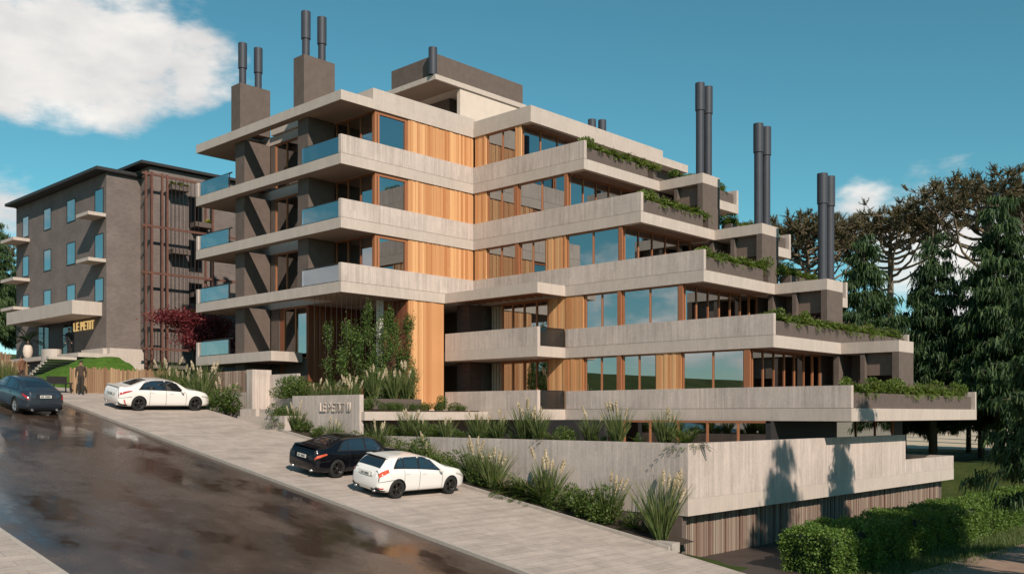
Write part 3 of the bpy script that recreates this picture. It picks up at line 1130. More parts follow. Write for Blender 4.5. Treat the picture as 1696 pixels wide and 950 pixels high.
part("rail", MB().box(-47.4, -43.21, 26.195, 26.235, 1.3, 1.38).box(-47.4, -43.21, 26.195, 26.235, 1.95, 2.03), STEEL, sf)

st = wthing("entrance_steps", "low concrete steps rising from the pavement to the lobby", "steps", (-40.4, 25.4, -0.6))
zg = street(-40.5)
for i in range(4):
    part("step", MB().box(-42.6, -38.85, 24.76 + 0.36 * i, 26.6, zg - 0.3 + (0 if i == 0 else 0.17 * i - 0.002 + 0.3 - 0.17), zg + 0.17 * (i + 1)), SLAB, st)
part("cheek_wall", MB().box(-39.2, -38.0, 24.85, 25.1, -1.2, -0.08).box(-38.25, -38.004, 25.104, 25.79, -1.2, -0.08), CONC, st)

# planting bed along the pavement
bd = MB()
n = 24
for i in range(n):
    xa, xb = -39.0 + (22.2 * i / n), -39.0 + (22.2 * (i + 1) / n)
    za, zb_ = street(xa) + 0.06, street(xb) + 0.06
    bd.add([(xa, 24.86, za), (xb, 24.86, zb_), (xb, 26.234, zb_ + 0.06), (xa, 26.234, za + 0.06)], [(0, 1, 2, 3)])
tag(bd.build("planting_bed", SOIL), kind="structure")
be = ramp_sheet("bed_kerb", -39.0, -16.8, 24.752, 24.858, 0.11, KERB)
part("retaining_wall", MB().box(-33.6, -17.3, 26.25, 26.5, -5.2, -3.294), DARK)
bs = tag(MB().box(-17.6, -16.75, 24.87, 25.3, street(-17) - 0.15, street(-17) + 0.16).build("kerb_block", KERB), "pale stone block closing the lower end of planting bed", "kerb block")

# ================================================================== NEIGHBOUR HOUSE
XN, YN = -61.8, 26.97
nb = wthing("brick_house", "dark brick apartment house uphill with flat roof and small balconies", "building", (-66, 31, 2.5))
XNL = -77.6
part("wall", MB().box(XNL, XN, YN, 42, 3.0, 15.65), BRICK, nb)
part("wing_wall", MB().box(-72, -60.5, 29.25, 52, 3.0, 16.25), BRICK, nb)
part("plinth", MB().box(XNL + 0.4, XN - 1.0, YN + 0.35, 41, 1.2, 3.0), KERB, nb)
part("plinth", MB().box(-60.9, -60.45, 26.6, 29.0, 1.2, 4.2).box(-64.2, -60.9, 26.35, 26.9, 1.2, 4.2), SLAB, nb)
part("roof", MB().box(XNL - 0.25, XN + 0.3, YN - 0.75, 29.2, 15.70, 15.90).box(XNL - 0.2, XN + 0.25, YN - 0.004, 29.2, 15.652, 15.698), ROOFD, nb)
part("roof", MB().box(-72.2, -60.15, 28.55, 52.2, 16.30, 16.48), ROOFD, nb)
WGL = m_glass("neighbour_glass", (0.10, 0.11, 0.12), 0.27, 1.3)
EGL = m_glass("entrance_glass", (0.20, 0.20, 0.21), 0.05, 0.8)


def nwin(axis, c, a0, a1, z0, z1):
    """dark reveal recessed look: frame proud 2 cm, pane inside"""
    f = MB()
    t = 0.06
    if axis == "x":
        for q in ((a0, a1, z0, z0 + t), (a0, a1, z1 - t, z1), (a0, a0 + t, z0 + t, z1 - t), (a1 - t, a1, z0 + t, z1 - t)):
            f.box(q[0], q[1], c - 0.03, c + 0.05, q[2], q[3])
    else:
        for q in ((a0, a1, z0, z0 + t), (a0, a1, z1 - t, z1), (a0, a0 + t, z0 + t, z1 - t), (a1 - t, a1, z0 + t, z1 - t)):
            f.box(c - 0.05, c + 0.03, q[0], q[1], q[2], q[3])
    w = part("window", f, STEEL, nb)
    g = MB()
    if axis == "x":
        g.box(a0 + t, a1 - t, c - 0.012, c - 0.004, z0 + t, z1 - t)
    else:
        g.box(c + 0.004, c + 0.012, a0 + t, a1 - t, z0 + t, z1 - t)
    p = obj("pane", g.mesh("pane", WGL), w)
    return w


for zi, (za, zb2) in enumerate(((13.2, 14.75), (10.25, 11.8), (7.5, 8.9))):
    for xa, xb, hi in ((-76.3, -75.05, 0), (-72.2, -70.85, 0), (-68.1, -66.65, 0), (-63.55, -62.2, 0.0)):
        nwin("x", YN, xa, xb, za - (0.15 if xb > -63 else 0), zb2)
    if zi < 2:
        for xa, xb in ((-63.75, -61.85), (-77.5, -74.9)):
            part("balcony", MB().box(xa, xb, YN - 1.15, YN - 0.004, za - 0.42, za - 0.20), SLAB, nb)
    else:
        part("balcony", MB().box(-77.5, -74.9, YN - 1.15, YN - 0.004, za - 0.42 + 0.6, za - 0.2 + 0.6), SLAB, nb)
    for ya, yb in ((32.0, 33.0), (36.2, 38.4)):
        nwin("y", -60.5, ya, yb, za - 0.6, zb2)
cano = part("entrance_canopy", MB().box(-74.0, -62.45, 25.05, YN - 0.004, 6.40, 7.28), SLAB, nb)
part("entrance_recess", MB().box(-73.0, -66.9, YN - 0.03, YN - 0.004, 3.95, 6.39), ROOFD, nb)
for xa, xb in ((-73.0, -72.2), (-71.9, -71.2), (-68.6, -67.2)):
    part("entrance_glass", MB().box(xa, xb, YN - 0.06, YN - 0.034, 4.0, 6.35), EGL, nb)
part("terrace", MB().box(-72.0, -60.4, 24.6, YN - 0.004, 3.55, 3.82), SLAB, nb)
part("terrace_wall", MB().box(-71.6, -60.8, 24.9, YN - 0.01, 1.4, 3.545), ROOFD, nb)
part("bench_wall", MB().prism([(-64.6 + 0.9 * math.cos(a), 24.6 + 0.55 * math.sin(a)) for a in [2 * PI * i / 20 for i in range(20)]], 3.4, 4.18), SLAB, nb)
for i in range(9):
    z = 3.66 - 0.15 * (i + 1)
    part("step", MB().box(-61.0 - 0.44 * i, -60.56 - 0.44 * i, 22.9, 24.58, z - 0.16, z), SLAB, nb)
x = -66.75
wp = []
for ch, w, gap in (("L", 0.36, 0.10), ("E", 0.36, 0.32), ("P", 0.38, 0.10), ("E", 0.36, 0.09), ("T", 0.42, 0.10), ("I", 0.12, 0.10), ("T", 0.42, 0.1)):
    wp.append((ch, x, w))
    x += w + gap
letters(wp, nb, GOLD, 5.62, YN - 0.08, 0.62, 0.035)

# steel plant frame before the wing
fr = wthing("steel_plant_frame", "rust red steel frame with wires and planters before brick wing", "frame", (-59.6, 30.6, 2.5))
XF = -59.35
for yy in (28.45, 28.85, 29.55, 29.9, 33.15):
    part("post", MB().box(XF - 0.06, XF + 0.06, yy - 0.06, yy + 0.06, 2.4, 15.6), RUST, fr)
for yy in (29.3, 33.2):
    part("post", MB().box(-60.45, -60.33, yy - 0.06, yy + 0.06, 2.6, 15.6), RUST, fr)
for z in (15.45, 12.1, 9.1, 6.4, 4.2):
    part("beam", MB().box(XF - 0.05, XF + 0.05, 28.2, 38.5 if z in (12.1, 9.1) else 33.3, z - 0.07, z + 0.07), RUST, fr)
    part("beam", MB().box(-60.44, XF - 0.055, 28.72, 28.82, z - 0.06, z + 0.06), RUST, fr)
    part("beam", MB().box(-60.44, XF - 0.055, 33.1, 33.2, z - 0.06, z + 0.06), RUST, fr)
for i in range(8):
    yy = 30.2 + 0.27 * i
    part("wire", MB().box(XF - 0.012, XF + 0.012, yy, yy + 0.024, 4.3, 15.4), STEEL, fr)
for yy, z in ((30.3, 15.1), (32.0, 12.9), (30.4, 10.9), (32.0, 8.2), (31.8, 6.7)):
    part("planter_box", MB().box(-60.3, -59.5, yy, yy + 1.25, z - 0.32, z), PLANTER, fr)
m = MB()
for i in range(6):
    m.box(XF - 0.02, XF + 0.02, 28.35 + 0.22 * i, 28.38 + 0.22 * i, 4.2, 5.3)
m.box(XF - 0.03, XF + 0.03, 28.3, 29.5, 5.3, 5.36)
part("guard_rail", m, STEEL, fr)

# timber fences of the neighbour
def picket_fence(name, label, pts, h, mat, seed):
    rr = random.Random(seed)
    t = wthing(name, label, "fence", (pts[0][0], pts[0][1], street(pts[0][0])))
    m = MB()
    for (xa, ya), (xb, yb) in zip(pts[:-1], pts[1:]):
        d = Vector((xb - xa, yb - ya, 0))
        L = d.length
        d.normalize()
        nrm = Vector((-d.y, d.x, 0))
        u = 0
        while u < L:
            w = rr.uniform(0.07, 0.13)
            p = Vector((xa, ya, 0)) + d * u
            z = street(p.x)
            hh = h * rr.uniform(0.94, 1.07)
            lean = rr.uniform(-0.02, 0.02)
            a, b = p, p + d * w
            off = nrm * rr.uniform(0.03, 0.06)
            top = d * lean
            m.add([(a.x, a.y, z - 0.1), (b.x, b.y, z - 0.1), (b.x + off.x, b.y + off.y, z - 0.1), (a.x + off.x, a.y + off.y, z - 0.1)] +
                  [(a.x + top.x, a.y + top.y, z + hh), (b.x + top.x, b.y + top.y, z + hh), (b.x + off.x + top.x, b.y + off.y + top.y, z + hh), (a.x + off.x + top.x, a.y + off.y + top.y, z + hh)],
                  [(0, 3, 2, 1), (4, 5, 6, 7), (0, 1, 5, 4), (1, 2, 6, 5), (2, 3, 7, 6), (3, 0, 4, 7)])
            u += w + rr.uniform(0.008, 0.02)
    part("picket", m, mat, t, kind="stuff")
    m = MB()
    for (xa, ya), (xb, yb) in zip(pts[:-1], pts[1:]):
        for hz in (0.35, 0.9):
            m.tube([(xa - 0.06, ya + 0.09, street(xa) + h * hz), (xb - 0.06, yb + 0.09, street(xb) + h * hz)], 0.035, 6)
    part("rail", m, mat, t)
    return t


picket_fence("timber_fence", "rough timber picket fence beside the white saloon car", [(-51.0, 20.35), (-51.0, 26.4)], 1.28, FENCEW, 3)
picket_fence("timber_fence", "rough timber picket fence behind the slate blue car", [(-57.0, 20.4), (-74.0, 20.4)], 1.25, FENCEW, 4)
picket_fence("timber_fence", "short timber fence below the terrace of brick house", [(-65.5, 22.4), (-74.0, 22.4)], 1.55, FENCEW, 5)

# grass mound
gm = MB()
rings = []
nn = 22
vs, fs = [], []
GX0, GX1, GY0, GY1 = -64.3, -54.3, 20.9, 26.5
for j in range(nn + 1):
    for i in range(nn + 1):
        x = GX0 + (GX1 - GX0) * i / nn
        y = GY0 + (GY1 - GY0) * j / nn
        t = sstep(0, 0.8, j / nn)
        u = 1 - abs((x + 59.0) / (5.3 if x < -59.0 else 4.4)) ** 1.7
        z = street(x) + max(-0.15, 1.75 * t * max(-0.1, u)) - 0.03 + 0.07 * math.sin(x * 3.1 + y * 2) * t
        vs.append((x, y, z))
for j in range(nn):
    for i in range(nn):
        a = j * (nn + 1) + i
        fs.append((a, a + 1, a + nn + 2, a + nn + 1))
gm.add(vs, fs, True)
tag(gm.build("grass_mound", LAWN), kind="structure")

# black bench on the pavement
bn = wthing("street_bench", "small black bench at pavement edge beside standing person", "bench", (-50.9, 19.75, 1.2))
zz0 = street(-50.9)
part("seat", MB().box(-51.3, -50.5, 19.3, 20.3, zz0 + 0.42, zz0 + 0.48), STEEL, bn)
for yy in (19.35, 20.2):
    for xx in (-51.25, -50.58):
        part("leg", MB().box(xx, xx + 0.05, yy, yy + 0.05, street(xx), zz0 + 0.418), STEEL, bn)
part("backrest", MB().box(-51.32, -51.27, 19.3, 20.3, zz0 + 0.484, zz0 + 0.82), STEEL, bn)

# pale urn with palm on the neighbour's terrace
ur = wthing("terrace_urn", "pale rounded urn on the terrace of brick house", "urn", (-70.9, 25.4, 3.82))
part("bowl", MB().lathe([(0.14, 0.0), (0.27, 0.25), (0.33, 0.55), (0.28, 0.85), (0.20, 1.0), (0.17, 1.0), (0.17, 0.9)], 20, (-70.9, 25.4, 3.822)), RENDERW, ur)

# ================================================================== CARS
def curve1(pts):
    """monotone-ish cubic through (x, y) points"""
    xs = [p[0] for p in pts]
    ys = [p[1] for p in pts]
    n = len(xs)
    d = [(ys[i + 1] - ys[i]) / (xs[i + 1] - xs[i]) for i in range(n - 1)]
    m = [d[0]] + [0.0 if d[i - 1] * d[i] <= 0 else 2 * d[i - 1] * d[i] / (d[i - 1] + d[i]) for i in range(1, n - 1)] + [d[-1]]

    def f(x):
        if x <= xs[0]:
            return ys[0]
        if x >= xs[-1]:
            return ys[-1]
        i = 0
        while x > xs[i + 1]:
            i += 1
        h = xs[i + 1] - xs[i]
        t = (x - xs[i]) / h
        return ((1 + 2 * t) * (1 - t) ** 2) * ys[i] + t * (1 - t) ** 2 * h * m[i] + t * t * (3 - 2 * t) * ys[i + 1] + t * t * (t - 1) * h * m[i + 1]
    return f


def paint(name, col, metallic=0.0):
    n = NT(name)
    fl = n.noise(n.objc(), 300.0, 2)
    n.set(Base_Color=n.ramp(fl, [(0.3, [c * 0.93 for c in col]), (0.7, [min(1, c * 1.05) for c in col])]), Roughness=0.32, Metallic=metallic,
          Coat_Weight=0.9, Coat_Roughness=0.04, Specular_IOR_Level=0.5)
    return n.mat


CARGL = NT("car_glass")
CARGL.set(Base_Color=(0.012, 0.014, 0.017), Roughness=0.02, IOR=2.3, Coat_Weight=0.6, Coat_Roughness=0.02)
CARGL = CARGL.mat
TYRE = m_plain("tyre_rubber", (0.018, 0.017, 0.016), 0.8, 0.15, 8.0)
RIMD = m_plain("dark_rim", (0.05, 0.046, 0.043), 0.35, 0.1, 5.0, metallic=0.7)
RIMS = m_plain("silver_rim", (0.42, 0.41, 0.40), 0.35, 0.1, 5.0, metallic=0.8)
TRIM = m_plain("black_trim", (0.015, 0.014, 0.014), 0.5, 0.1, 5.0)
PLATE = m_plain("number_plate", (0.60, 0.59, 0.54), 0.5, 0.05, 5.0)
SEATM = m_plain("car_seat", (0.10, 0.085, 0.075), 0.8, 0.1, 5.0)


def lampmat(name, col):
    n = NT(name)
    st = n.noise(n.scale(n.objc(), (4, 4, 30)), 3.0, 2)
    return n.set(Base_Color=n.ramp(st, [(0.35, [c * 0.6 for c in col]), (0.65, col)]), Roughness=0.12, Coat_Weight=1.0, Coat_Roughness=0.03)


LRED = lampmat("red_lamp", (0.55, 0.020, 0.018))
LORG = lampmat("orange_lamp", (0.75, 0.12, 0.05))
LHEAD = lampmat("clear_lamp", (0.55, 0.50, 0.45))


class Car:
    def __init__(self, spec):
        self.s = spec
        self.L = spec["L"]
        self.zl = curve1(spec["low"])
        self.zb = curve1(spec["belt"])
        self.zt = curve1(spec["top"])
        self.w = curve1(spec["w"])
        self.wt = curve1(spec["wt"])

    def sec(self, x):
        zl, zb, zt, w, wt = self.zl(x), self.zb(x), self.zt(x), self.w(x), self.wt(x)
        zb = min(zb, zt - 0.02)
        mid = zl + (zb - zl) * 0.45
        g = zt - zb
        wt = min(wt, w * 0.97)
        ctrl = [(0, zl), (w * 0.72, zl), (w * 0.93, zl + 0.05), (w * 0.99, zl + (mid - zl) * 0.5), (w, mid), (w * 0.995, mid + (zb - mid) * 0.55),
                (w * 0.965, zb - 0.03 * min(1, g * 5)), (w * 0.93 + (wt - w * 0.93) * 0.10, zb + g * 0.06), (wt + (w * 0.93 - wt) * 0.42, zb + g * 0.52),
                (wt + (w * 0.93 - wt) * 0.10, zb + g * 0.88), (wt * 0.86, zb + g * 0.965), (wt * 0.5, zb + g * 0.995), (0, zt)]
        return ctrl

    def P(self, x, v):
        c = self.sec(x)
        v = max(0, min(len(c) - 1 - 1e-6, v))
        i = int(v)
        t = v - i
        p0, p1, p2, p3 = c[max(i - 1, 0)], c[i], c[i + 1], c[min(i + 2, len(c) - 1)]
        q = [0.5 * (2 * b + (cc - a) * t + (2 * a - 5 * b + 4 * cc - d) * t * t + (-a + 3 * b - 3 * cc + d) * t ** 3) for a, b, cc, d in zip(p0, p1, p2, p3)]
        return Vector((x, max(0.0, q[0]), q[1]))

    def N(self, x, v):
        e = 0.02
        a = self.P(min(self.L, x + e), v) - self.P(max(0, x - e), v)
        b = self.P(x, min(12, v + e)) - self.P(x, max(0, v - e))
        n = a.cross(b)
        if n.length < 1e-9:
            return Vector((0, 0, 1))
        n.normalize()
        mid = Vector((x, 0, 0.6))
        if n.dot(self.P(x, v) - mid) < 0:
            n = -n
        return n

    def patch(self, quad, side=1, off=0.006, nu=8, nv=4, both=False):
        """quad: (x,v) corners in order; mirrored when side=-1; both = spans the centre line"""
        mb = MB()
        for sd in ((1, -1) if both else (side,)):
            vs = []
            for i in range(nu + 1):
                for j in range(nv + 1):
                    s, t = i / nu, j / nv
                    x = (1 - s) * (1 - t) * quad[0][0] + s * (1 - t) * quad[1][0] + s * t * quad[2][0] + (1 - s) * t * quad[3][0]
                    v = (1 - s) * (1 - t) * quad[0][1] + s * (1 - t) * quad[1][1] + s * t * quad[2][1] + (1 - s) * t * quad[3][1]
                    p = self.P(x, v) + self.N(x, v) * off
                    if both and v >= 11.99:
                        p.y = 0.0
                    vs.append((p.x, p.y * sd, p.z))
            fs = []
            for i in range(nu):
                for j in range(nv):
                    a = i * (nv + 1) + j
                    f = (a, a + 1, a + nv + 2, a + nv + 1)
                    fs.append(f if sd > 0 else f[::-1])
            mb.add(vs, fs, True)
        return mb

    def body_mesh(self, mats):
        nst, nv = 64, 36
        rings = []
        for i in range(nst + 1):
            t = i / nst
            x = self.L * (t + 0.09 * math.sin(2 * PI * t) * -1.0)
            x = max(0.0, min(self.L, x))
            half = [self.P(x, 12 * j / nv) for j in range(nv + 1)]
            ring = [(p.x, p.y, p.z) for p in half] + [(p.x, -p.y, p.z) for p in half[1:-1][::-1]]
            rings.append(ring)
        m = MB()
        m.loft(rings, True, True, True)
        me = m.mesh("body", mats)
        return me


def wheel_meshes(R, W, rim_mat, spokes):
    t = MB()
    n = 30
    prof = [(R * 0.66, -W / 2 + 0.01), (R * 0.72, -W / 2), (R * 0.93, -W / 2), (R, -W / 2 + 0.035), (R, W / 2 - 0.035), (R * 0.93, W / 2), (R * 0.72, W / 2), (R * 0.66, W / 2 - 0.01)]
    rings = [[(r * math.cos(2 * PI * k / n), y, r * math.sin(2 * PI * k / n)) for k in range(n)] for r, y in prof]
    t.loft(rings, True, False, True)
    tm = t.mesh("tyre", TYRE)
    r = MB()
    prof = [(R * 0.70, W / 2 - 0.012), (R * 0.665, W / 2 - 0.008), (R * 0.62, W / 2 - 0.03), (R * 0.60, W / 2 - 0.11), (R * 0.05, W / 2 - 0.12)]
    r.loft([[(q * math.cos(2 * PI * k / n), y, q * math.sin(2 * PI * k / n)) for k in range(n)] for q, y in prof], True, False, True)
    for k in range(spokes):
        a = 2 * PI * k / spokes
        for da in (-0.14, 0.14):
            c, s = math.cos(a + da), math.sin(a + da)
            px, pz = -s, c
            vs = []
            for rr, hw, y in ((R * 0.08, 0.030, W / 2 - 0.035), (R * 0.655, 0.018, W / 2 - 0.018)):
                for sgn in (-1, 1):
                    for dy in (0, -0.04):
                        vs.append((rr * c + sgn * hw * px, y + dy, rr * s + sgn * hw * pz))
            r.add(vs, [(0, 2, 6, 4), (1, 5, 7, 3), (0, 4, 5, 1), (2, 3, 7, 6), (4, 6, 7, 5)])
    r.loft([[(q * math.cos(2 * PI * k / 14), y, q * math.sin(2 * PI * k / 14)) for k in range(14)] for q, y in ((R * 0.16, W / 2 - 0.05), (R * 0.15, W / 2 - 0.02), (0.002, W / 2 - 0.015))], True, False, True)
    rm = r.mesh("rim", rim_mat)
    return tm, rm


def build_car(name, label, spec, loc, heading, slope_pitch=0.0, slope_roll=0.0):
    """car nose points along +x before turning by heading"""
    c = Car(spec)
    L = spec["L"]
    root = thing(name, label, "car", loc, 0.0)
    q = Matrix.Rotation(heading, 3, "Z")
    # stand on the sloping ground: normal of the street plane
    nrm = Vector((0.158, 0, 1)).normalized()
    fwd = q @ Vector((1, 0, 0))
    fwd = (fwd - nrm * fwd.dot(nrm)).normalized()
    left = nrm.cross(fwd)
    M = Matrix((fwd, left, nrm)).transposed()
    root.rotation_euler = M.to_euler()
    root.location = Vector(loc) - M @ Vector((L / 2, 0, 0))
    body = c.body_mesh([spec["paint"], TRIM])
    bo = obj("body", body, root)
    R = spec["R"]
    # wheel arches cut from the body
    cut = MB()
    for xw in spec["wheels"]:
        for sd in (-1, 1):
            n = 28
            rr = R * 1.10
            y0, y1 = (0.52, 1.3) if sd > 0 else (-1.3, -0.52)
            rings = [[(xw + rr * math.cos(2 * PI * k / n), y, R + 0.01 + rr * math.sin(2 * PI * k / n)) for k in range(n)] for y in (y0, y1)]
            cut.loft(rings, True, True, False)
    co = obj("arch_cut", cut.mesh("arch_cut", TRIM), root)
    bm = bmesh.new()
    bm.from_mesh(co.data)
    bmesh.ops.recalc_face_normals(bm, faces=bm.faces)
    bm.to_mesh(co.data)
    bm.free()
    bm = bmesh.new()
    bm.from_mesh(bo.data)
    bmesh.ops.remove_doubles(bm, verts=bm.verts, dist=0.0004)
    bmesh.ops.recalc_face_normals(bm, faces=bm.faces)
    bm.to_mesh(bo.data)
    bm.free()
    md = bo.modifiers.new("arches", "BOOLEAN")
    md.object = co
    md.operation = "DIFFERENCE"
    md.solver = "EXACT"
    md.material_mode = "TRANSFER"
    dg = bpy.context.evaluated_depsgraph_get()
    nm = bpy.data.meshes.new_from_object(bo.evaluated_get(dg))
    bo.modifiers.clear()
    bo.data = nm
    bpy.data.objects.remove(co)
    if hasattr(nm, "set_sharp_from_angle"):
        nm.set_sharp_from_angle(angle=math.radians(40))
    # underside dark floor
    obj("underbody", MB().box(0.35, L - 0.35, -0.60, 0.60, 0.16, spec["low"][1][1] + 0.04).mesh("underbody", TRIM), root)
    tm, rm = wheel_meshes(R, 0.225, spec["rim"], spec.get("spokes", 5))
    for xw in spec["wheels"]:
        for sd in (-1, 1):
            w = obj("wheel", None, root, (xw, sd * (spec["track"]), R))
            w.rotation_euler = (0, RNG.uniform(0, 1.2), 0 if sd > 0 else PI)
            obj("tyre", tm, w)
            obj("rim", rm, w)
    for key, nm_, mat in (("side", "side_window", CARGL), ("tail", "tail_light", spec.get("tailm", LRED)), ("head", "headlight", LHEAD), ("fog", "rear_reflector", LRED),
                          ("trims", "window_trim", TRIM), ("lower", "bumper_trim", TRIM)):
        for quad in spec.get(key, []):
            for sd in (1, -1):
                obj(nm_, c.patch(quad, sd, 0.007 if key != "trims" else 0.004).mesh(nm_, mat), root)
    for key, nm_, mat in (("rearw", "rear_window", CARGL), ("windsc", "windscreen", CARGL), ("grille", "grille", TRIM), ("diff", "diffuser", TRIM), ("sun", "sunroof", CARGL)):
        for quad in spec.get(key, []):
            obj(nm_, c.patch(quad, 1, 0.007, 10, 6, both=True).mesh(nm_, mat), root)
    # shut lines of the doors, thin dark seams
    for xs, v0, v1 in spec.get("seams", []):
        for sd in (1, -1):
            obj("door_seam", c.patch([(xs - 0.008, v0), (xs + 0.008, v0), (xs + 0.008, v1), (xs - 0.008, v1)], sd, 0.003, 1, 10).mesh("door_seam", TRIM), root)
    for sd in (1, -1):
        obj("bumper_seam", c.patch([(0.015, 4.35), (0.62, 4.5), (0.62, 4.58), (0.015, 4.43)], sd, 0.003, 14, 1).mesh("bumper_seam", TRIM), root)
        obj("boot_seam", c.patch([(0.03, 4.6), (0.045, 4.6), (0.075, 10.0), (0.06, 10.0)], sd, 0.003, 1, 14).mesh("boot_seam", TRIM), root)
        obj("sill_trim", c.patch([(spec["wheels"][0] + 0.40, 1.75), (spec["wheels"][1] - 0.40, 1.75), (spec["wheels"][1] - 0.40, 2.15), (spec["wheels"][0] + 0.40, 2.15)], sd, 0.004, 14, 2).mesh("sill_trim", TRIM), root)
    for xs in spec.get("handles", []):
        for sd in (1, -1):
            p = c.P(xs, 5.55)
            obj("door_handle", MB().box(xs - 0.10, xs + 0.10, sd * (p.y - 0.005), sd * (p.y + 0.022), p.z - 0.014, p.z + 0.014).mesh("door_handle", spec["paint"]), root)
    mx = spec["mirror"]
    for sd in (1, -1):
        p = c.P(mx, 6.9)
        rings = []
        for t, r in ((0, 0.03), (0.25, 0.075), (0.6, 0.085), (1.0, 0.05)):
            cx, cy, cz = p.x - 0.02, sd * (p.y + 0.02 + 0.20 * t), p.z + 0.05
            rings.append([(cx + r * 0.8 * math.cos(a), cy, cz + r * math.sin(a)) for a in [2 * PI * k / 12 for k in range(12)]])
        obj("mirror", MB().loft(rings).mesh("mirror", spec["paint"] if not spec.get("darkm") else TRIM), root)
    # number plate with characters, exhausts, spoiler
    zp = spec["plate"]
    xr = min(c.P(x, 4.5).x for x in (0.0,))
    pl = obj("number_plate", MB().box(-0.02, 0.015, -0.24, 0.24, zp - 0.06, zp + 0.06).mesh("number_plate", PLATE), root)
    ch = MB()
    yy = 0.19
    for k in range(7):
        if k != 2:
            ch.box(-0.024, -0.0202, yy - 0.035, yy, zp - 0.035, zp + 0.035)
        yy -= 0.055
    obj("plate_characters", ch.mesh("plate_characters", TRIM), pl)["kind"] = "stuff"
    obj("plate_recess", MB().box(0.0, 0.12, -0.40, 0.40, zp - 0.10, zp + 0.10).mesh("plate_recess", spec["paint"]), root)
    for sd in (1, -1):
        ex = MB().tube([(0.0, sd * 0.52, 0.27), (0.3, sd * 0.52, 0.27)], 0.045, 12)
        obj("exhaust", ex.mesh("exhaust", RIMS), root)
    if "spoiler" in spec:
        xs, z, w = spec["spoiler"]
        obj("spoiler", MB().loft([[(xs - 0.10, y, z + 0.03), (xs + 0.12, y, z + 0.045), (xs + 0.14, y, z), (xs - 0.06, y, z)] for y in (-w, -w * 0.5, 0, w * 0.5, w)], True, True, False).mesh("spoiler", spec["paint"]), root)
    # seats behind the glass
    return root


def sedan_spec(L, H, pnt, rim, **kw):
    k = H / 1.45
    s = dict(L=L, paint=pnt, rim=rim, R=0.348, track=0.79,
             low=[(0, 0.42), (0.12, 0.24), (0.6, 0.19), (L - 0.7, 0.19), (L - 0.10, 0.22), (L, 0.36)],
             belt=[(0, 0.70), (0.10, 0.86), (0.7, 0.97 * k), (1.9, 0.95 * k), (L * 0.62, 0.90 * k), (L * 0.74, 0.82 * k), (L - 0.35, 0.74), (L - 0.06, 0.66), (L, 0.56)],
             top=[(0, 0.78), (0.05, 0.97 * k), (0.16, 1.08 * k), (0.55, 1.115 * k), (0.95, 1.235 * k), (1.45, 1.39 * k), (1.95, 1.445 * k), (2.4, 1.45 * k), (2.85, 1.40 * k), (3.25, 1.22 * k), (L * 0.735, 1.03 * k),
                  (L * 0.76, 1.005 * k), (L * 0.86, 0.955 * k), (L - 0.32, 0.87), (L - 0.07, 0.74), (L, 0.62)],
             w=[(0, 0.66), (0.06, 0.76), (0.20, 0.83), (0.6, 0.895), (L * 0.3, 0.915), (L * 0.6, 0.915), (L * 0.8, 0.90), (L - 0.45, 0.86), (L - 0.12, 0.74), (L - 0.03, 0.62), (L, 0.50)],
             wt=[(0, 0.60), (0.5, 0.70), (0.95, 0.64), (1.5, 0.575), (2.3, 0.585), (3.0, 0.60), (L * 0.735, 0.68), (L * 0.8, 0.74), (L - 0.3, 0.66), (L, 0.42)],
             wheels=(0.98, L - 0.92), plate=0.74, mirror=L * 0.655,
             side=[[(1.05, 7.25), (1.50, 7.15), (1.50, 8.95), (1.42, 9.0)], [(1.54, 7.15), (2.30, 7.1), (2.28, 9.2), (1.54, 9.05)], [(2.38, 7.1), (3.25, 7.15), (2.78, 9.0), (2.36, 9.2)]],
             trims=[[(0.92, 6.95), (3.40, 6.95), (2.80, 9.35), (1.36, 9.30)]],
             rearw=[[(0.72, 10.6), (1.55, 10.75), (1.55, 12), (0.72, 12)]],
             windsc=[[(2.66, 10.8), (3.36, 10.6), (3.36, 12), (2.66, 12)]],
             tail=[[(0.02, 5.3), (0.34, 5.6), (0.40, 6.2), (0.03, 6.3)]],
             head=[[(L - 0.62, 5.6), (L - 0.10, 5.0), (L - 0.12, 5.8), (L - 0.55, 6.15)]],
             grille=[[(L - 0.05, 3.2), (L - 0.01, 3.2), (L - 0.01, 6), (L - 0.05, 6)]],
             lower=[[(0.05, 1.6), (0.42, 1.9), (0.42, 2.5), (0.03, 2.6)]],
             seams=[(1.50, 2.6, 6.9), (2.34, 2.2, 6.9), (L * 0.70, 2.4, 6.9)], handles=[1.62, 2.62])
    s.update(kw)
    return s


P_WHITE = paint("white_car_paint", (0.80, 0.75, 0.70))
P_WHITE2 = paint("bright_white_car_paint", (0.80, 0.76, 0.72))
P_BLACK = paint("black_car_paint", (0.004, 0.004, 0.006))
for _n in P_BLACK.node_tree.nodes:
    if _n.type == "BSDF_PRINCIPLED":
        _n.inputs["Specular IOR Level"].default_value = 0.25
        _n.inputs["Coat Weight"].default_value = 0.45
        _n.inputs["Roughness"].default_value = 0.2
P_BLUE = paint("slate_blue_car_paint", (0.045, 0.055, 0.070), 0.55)

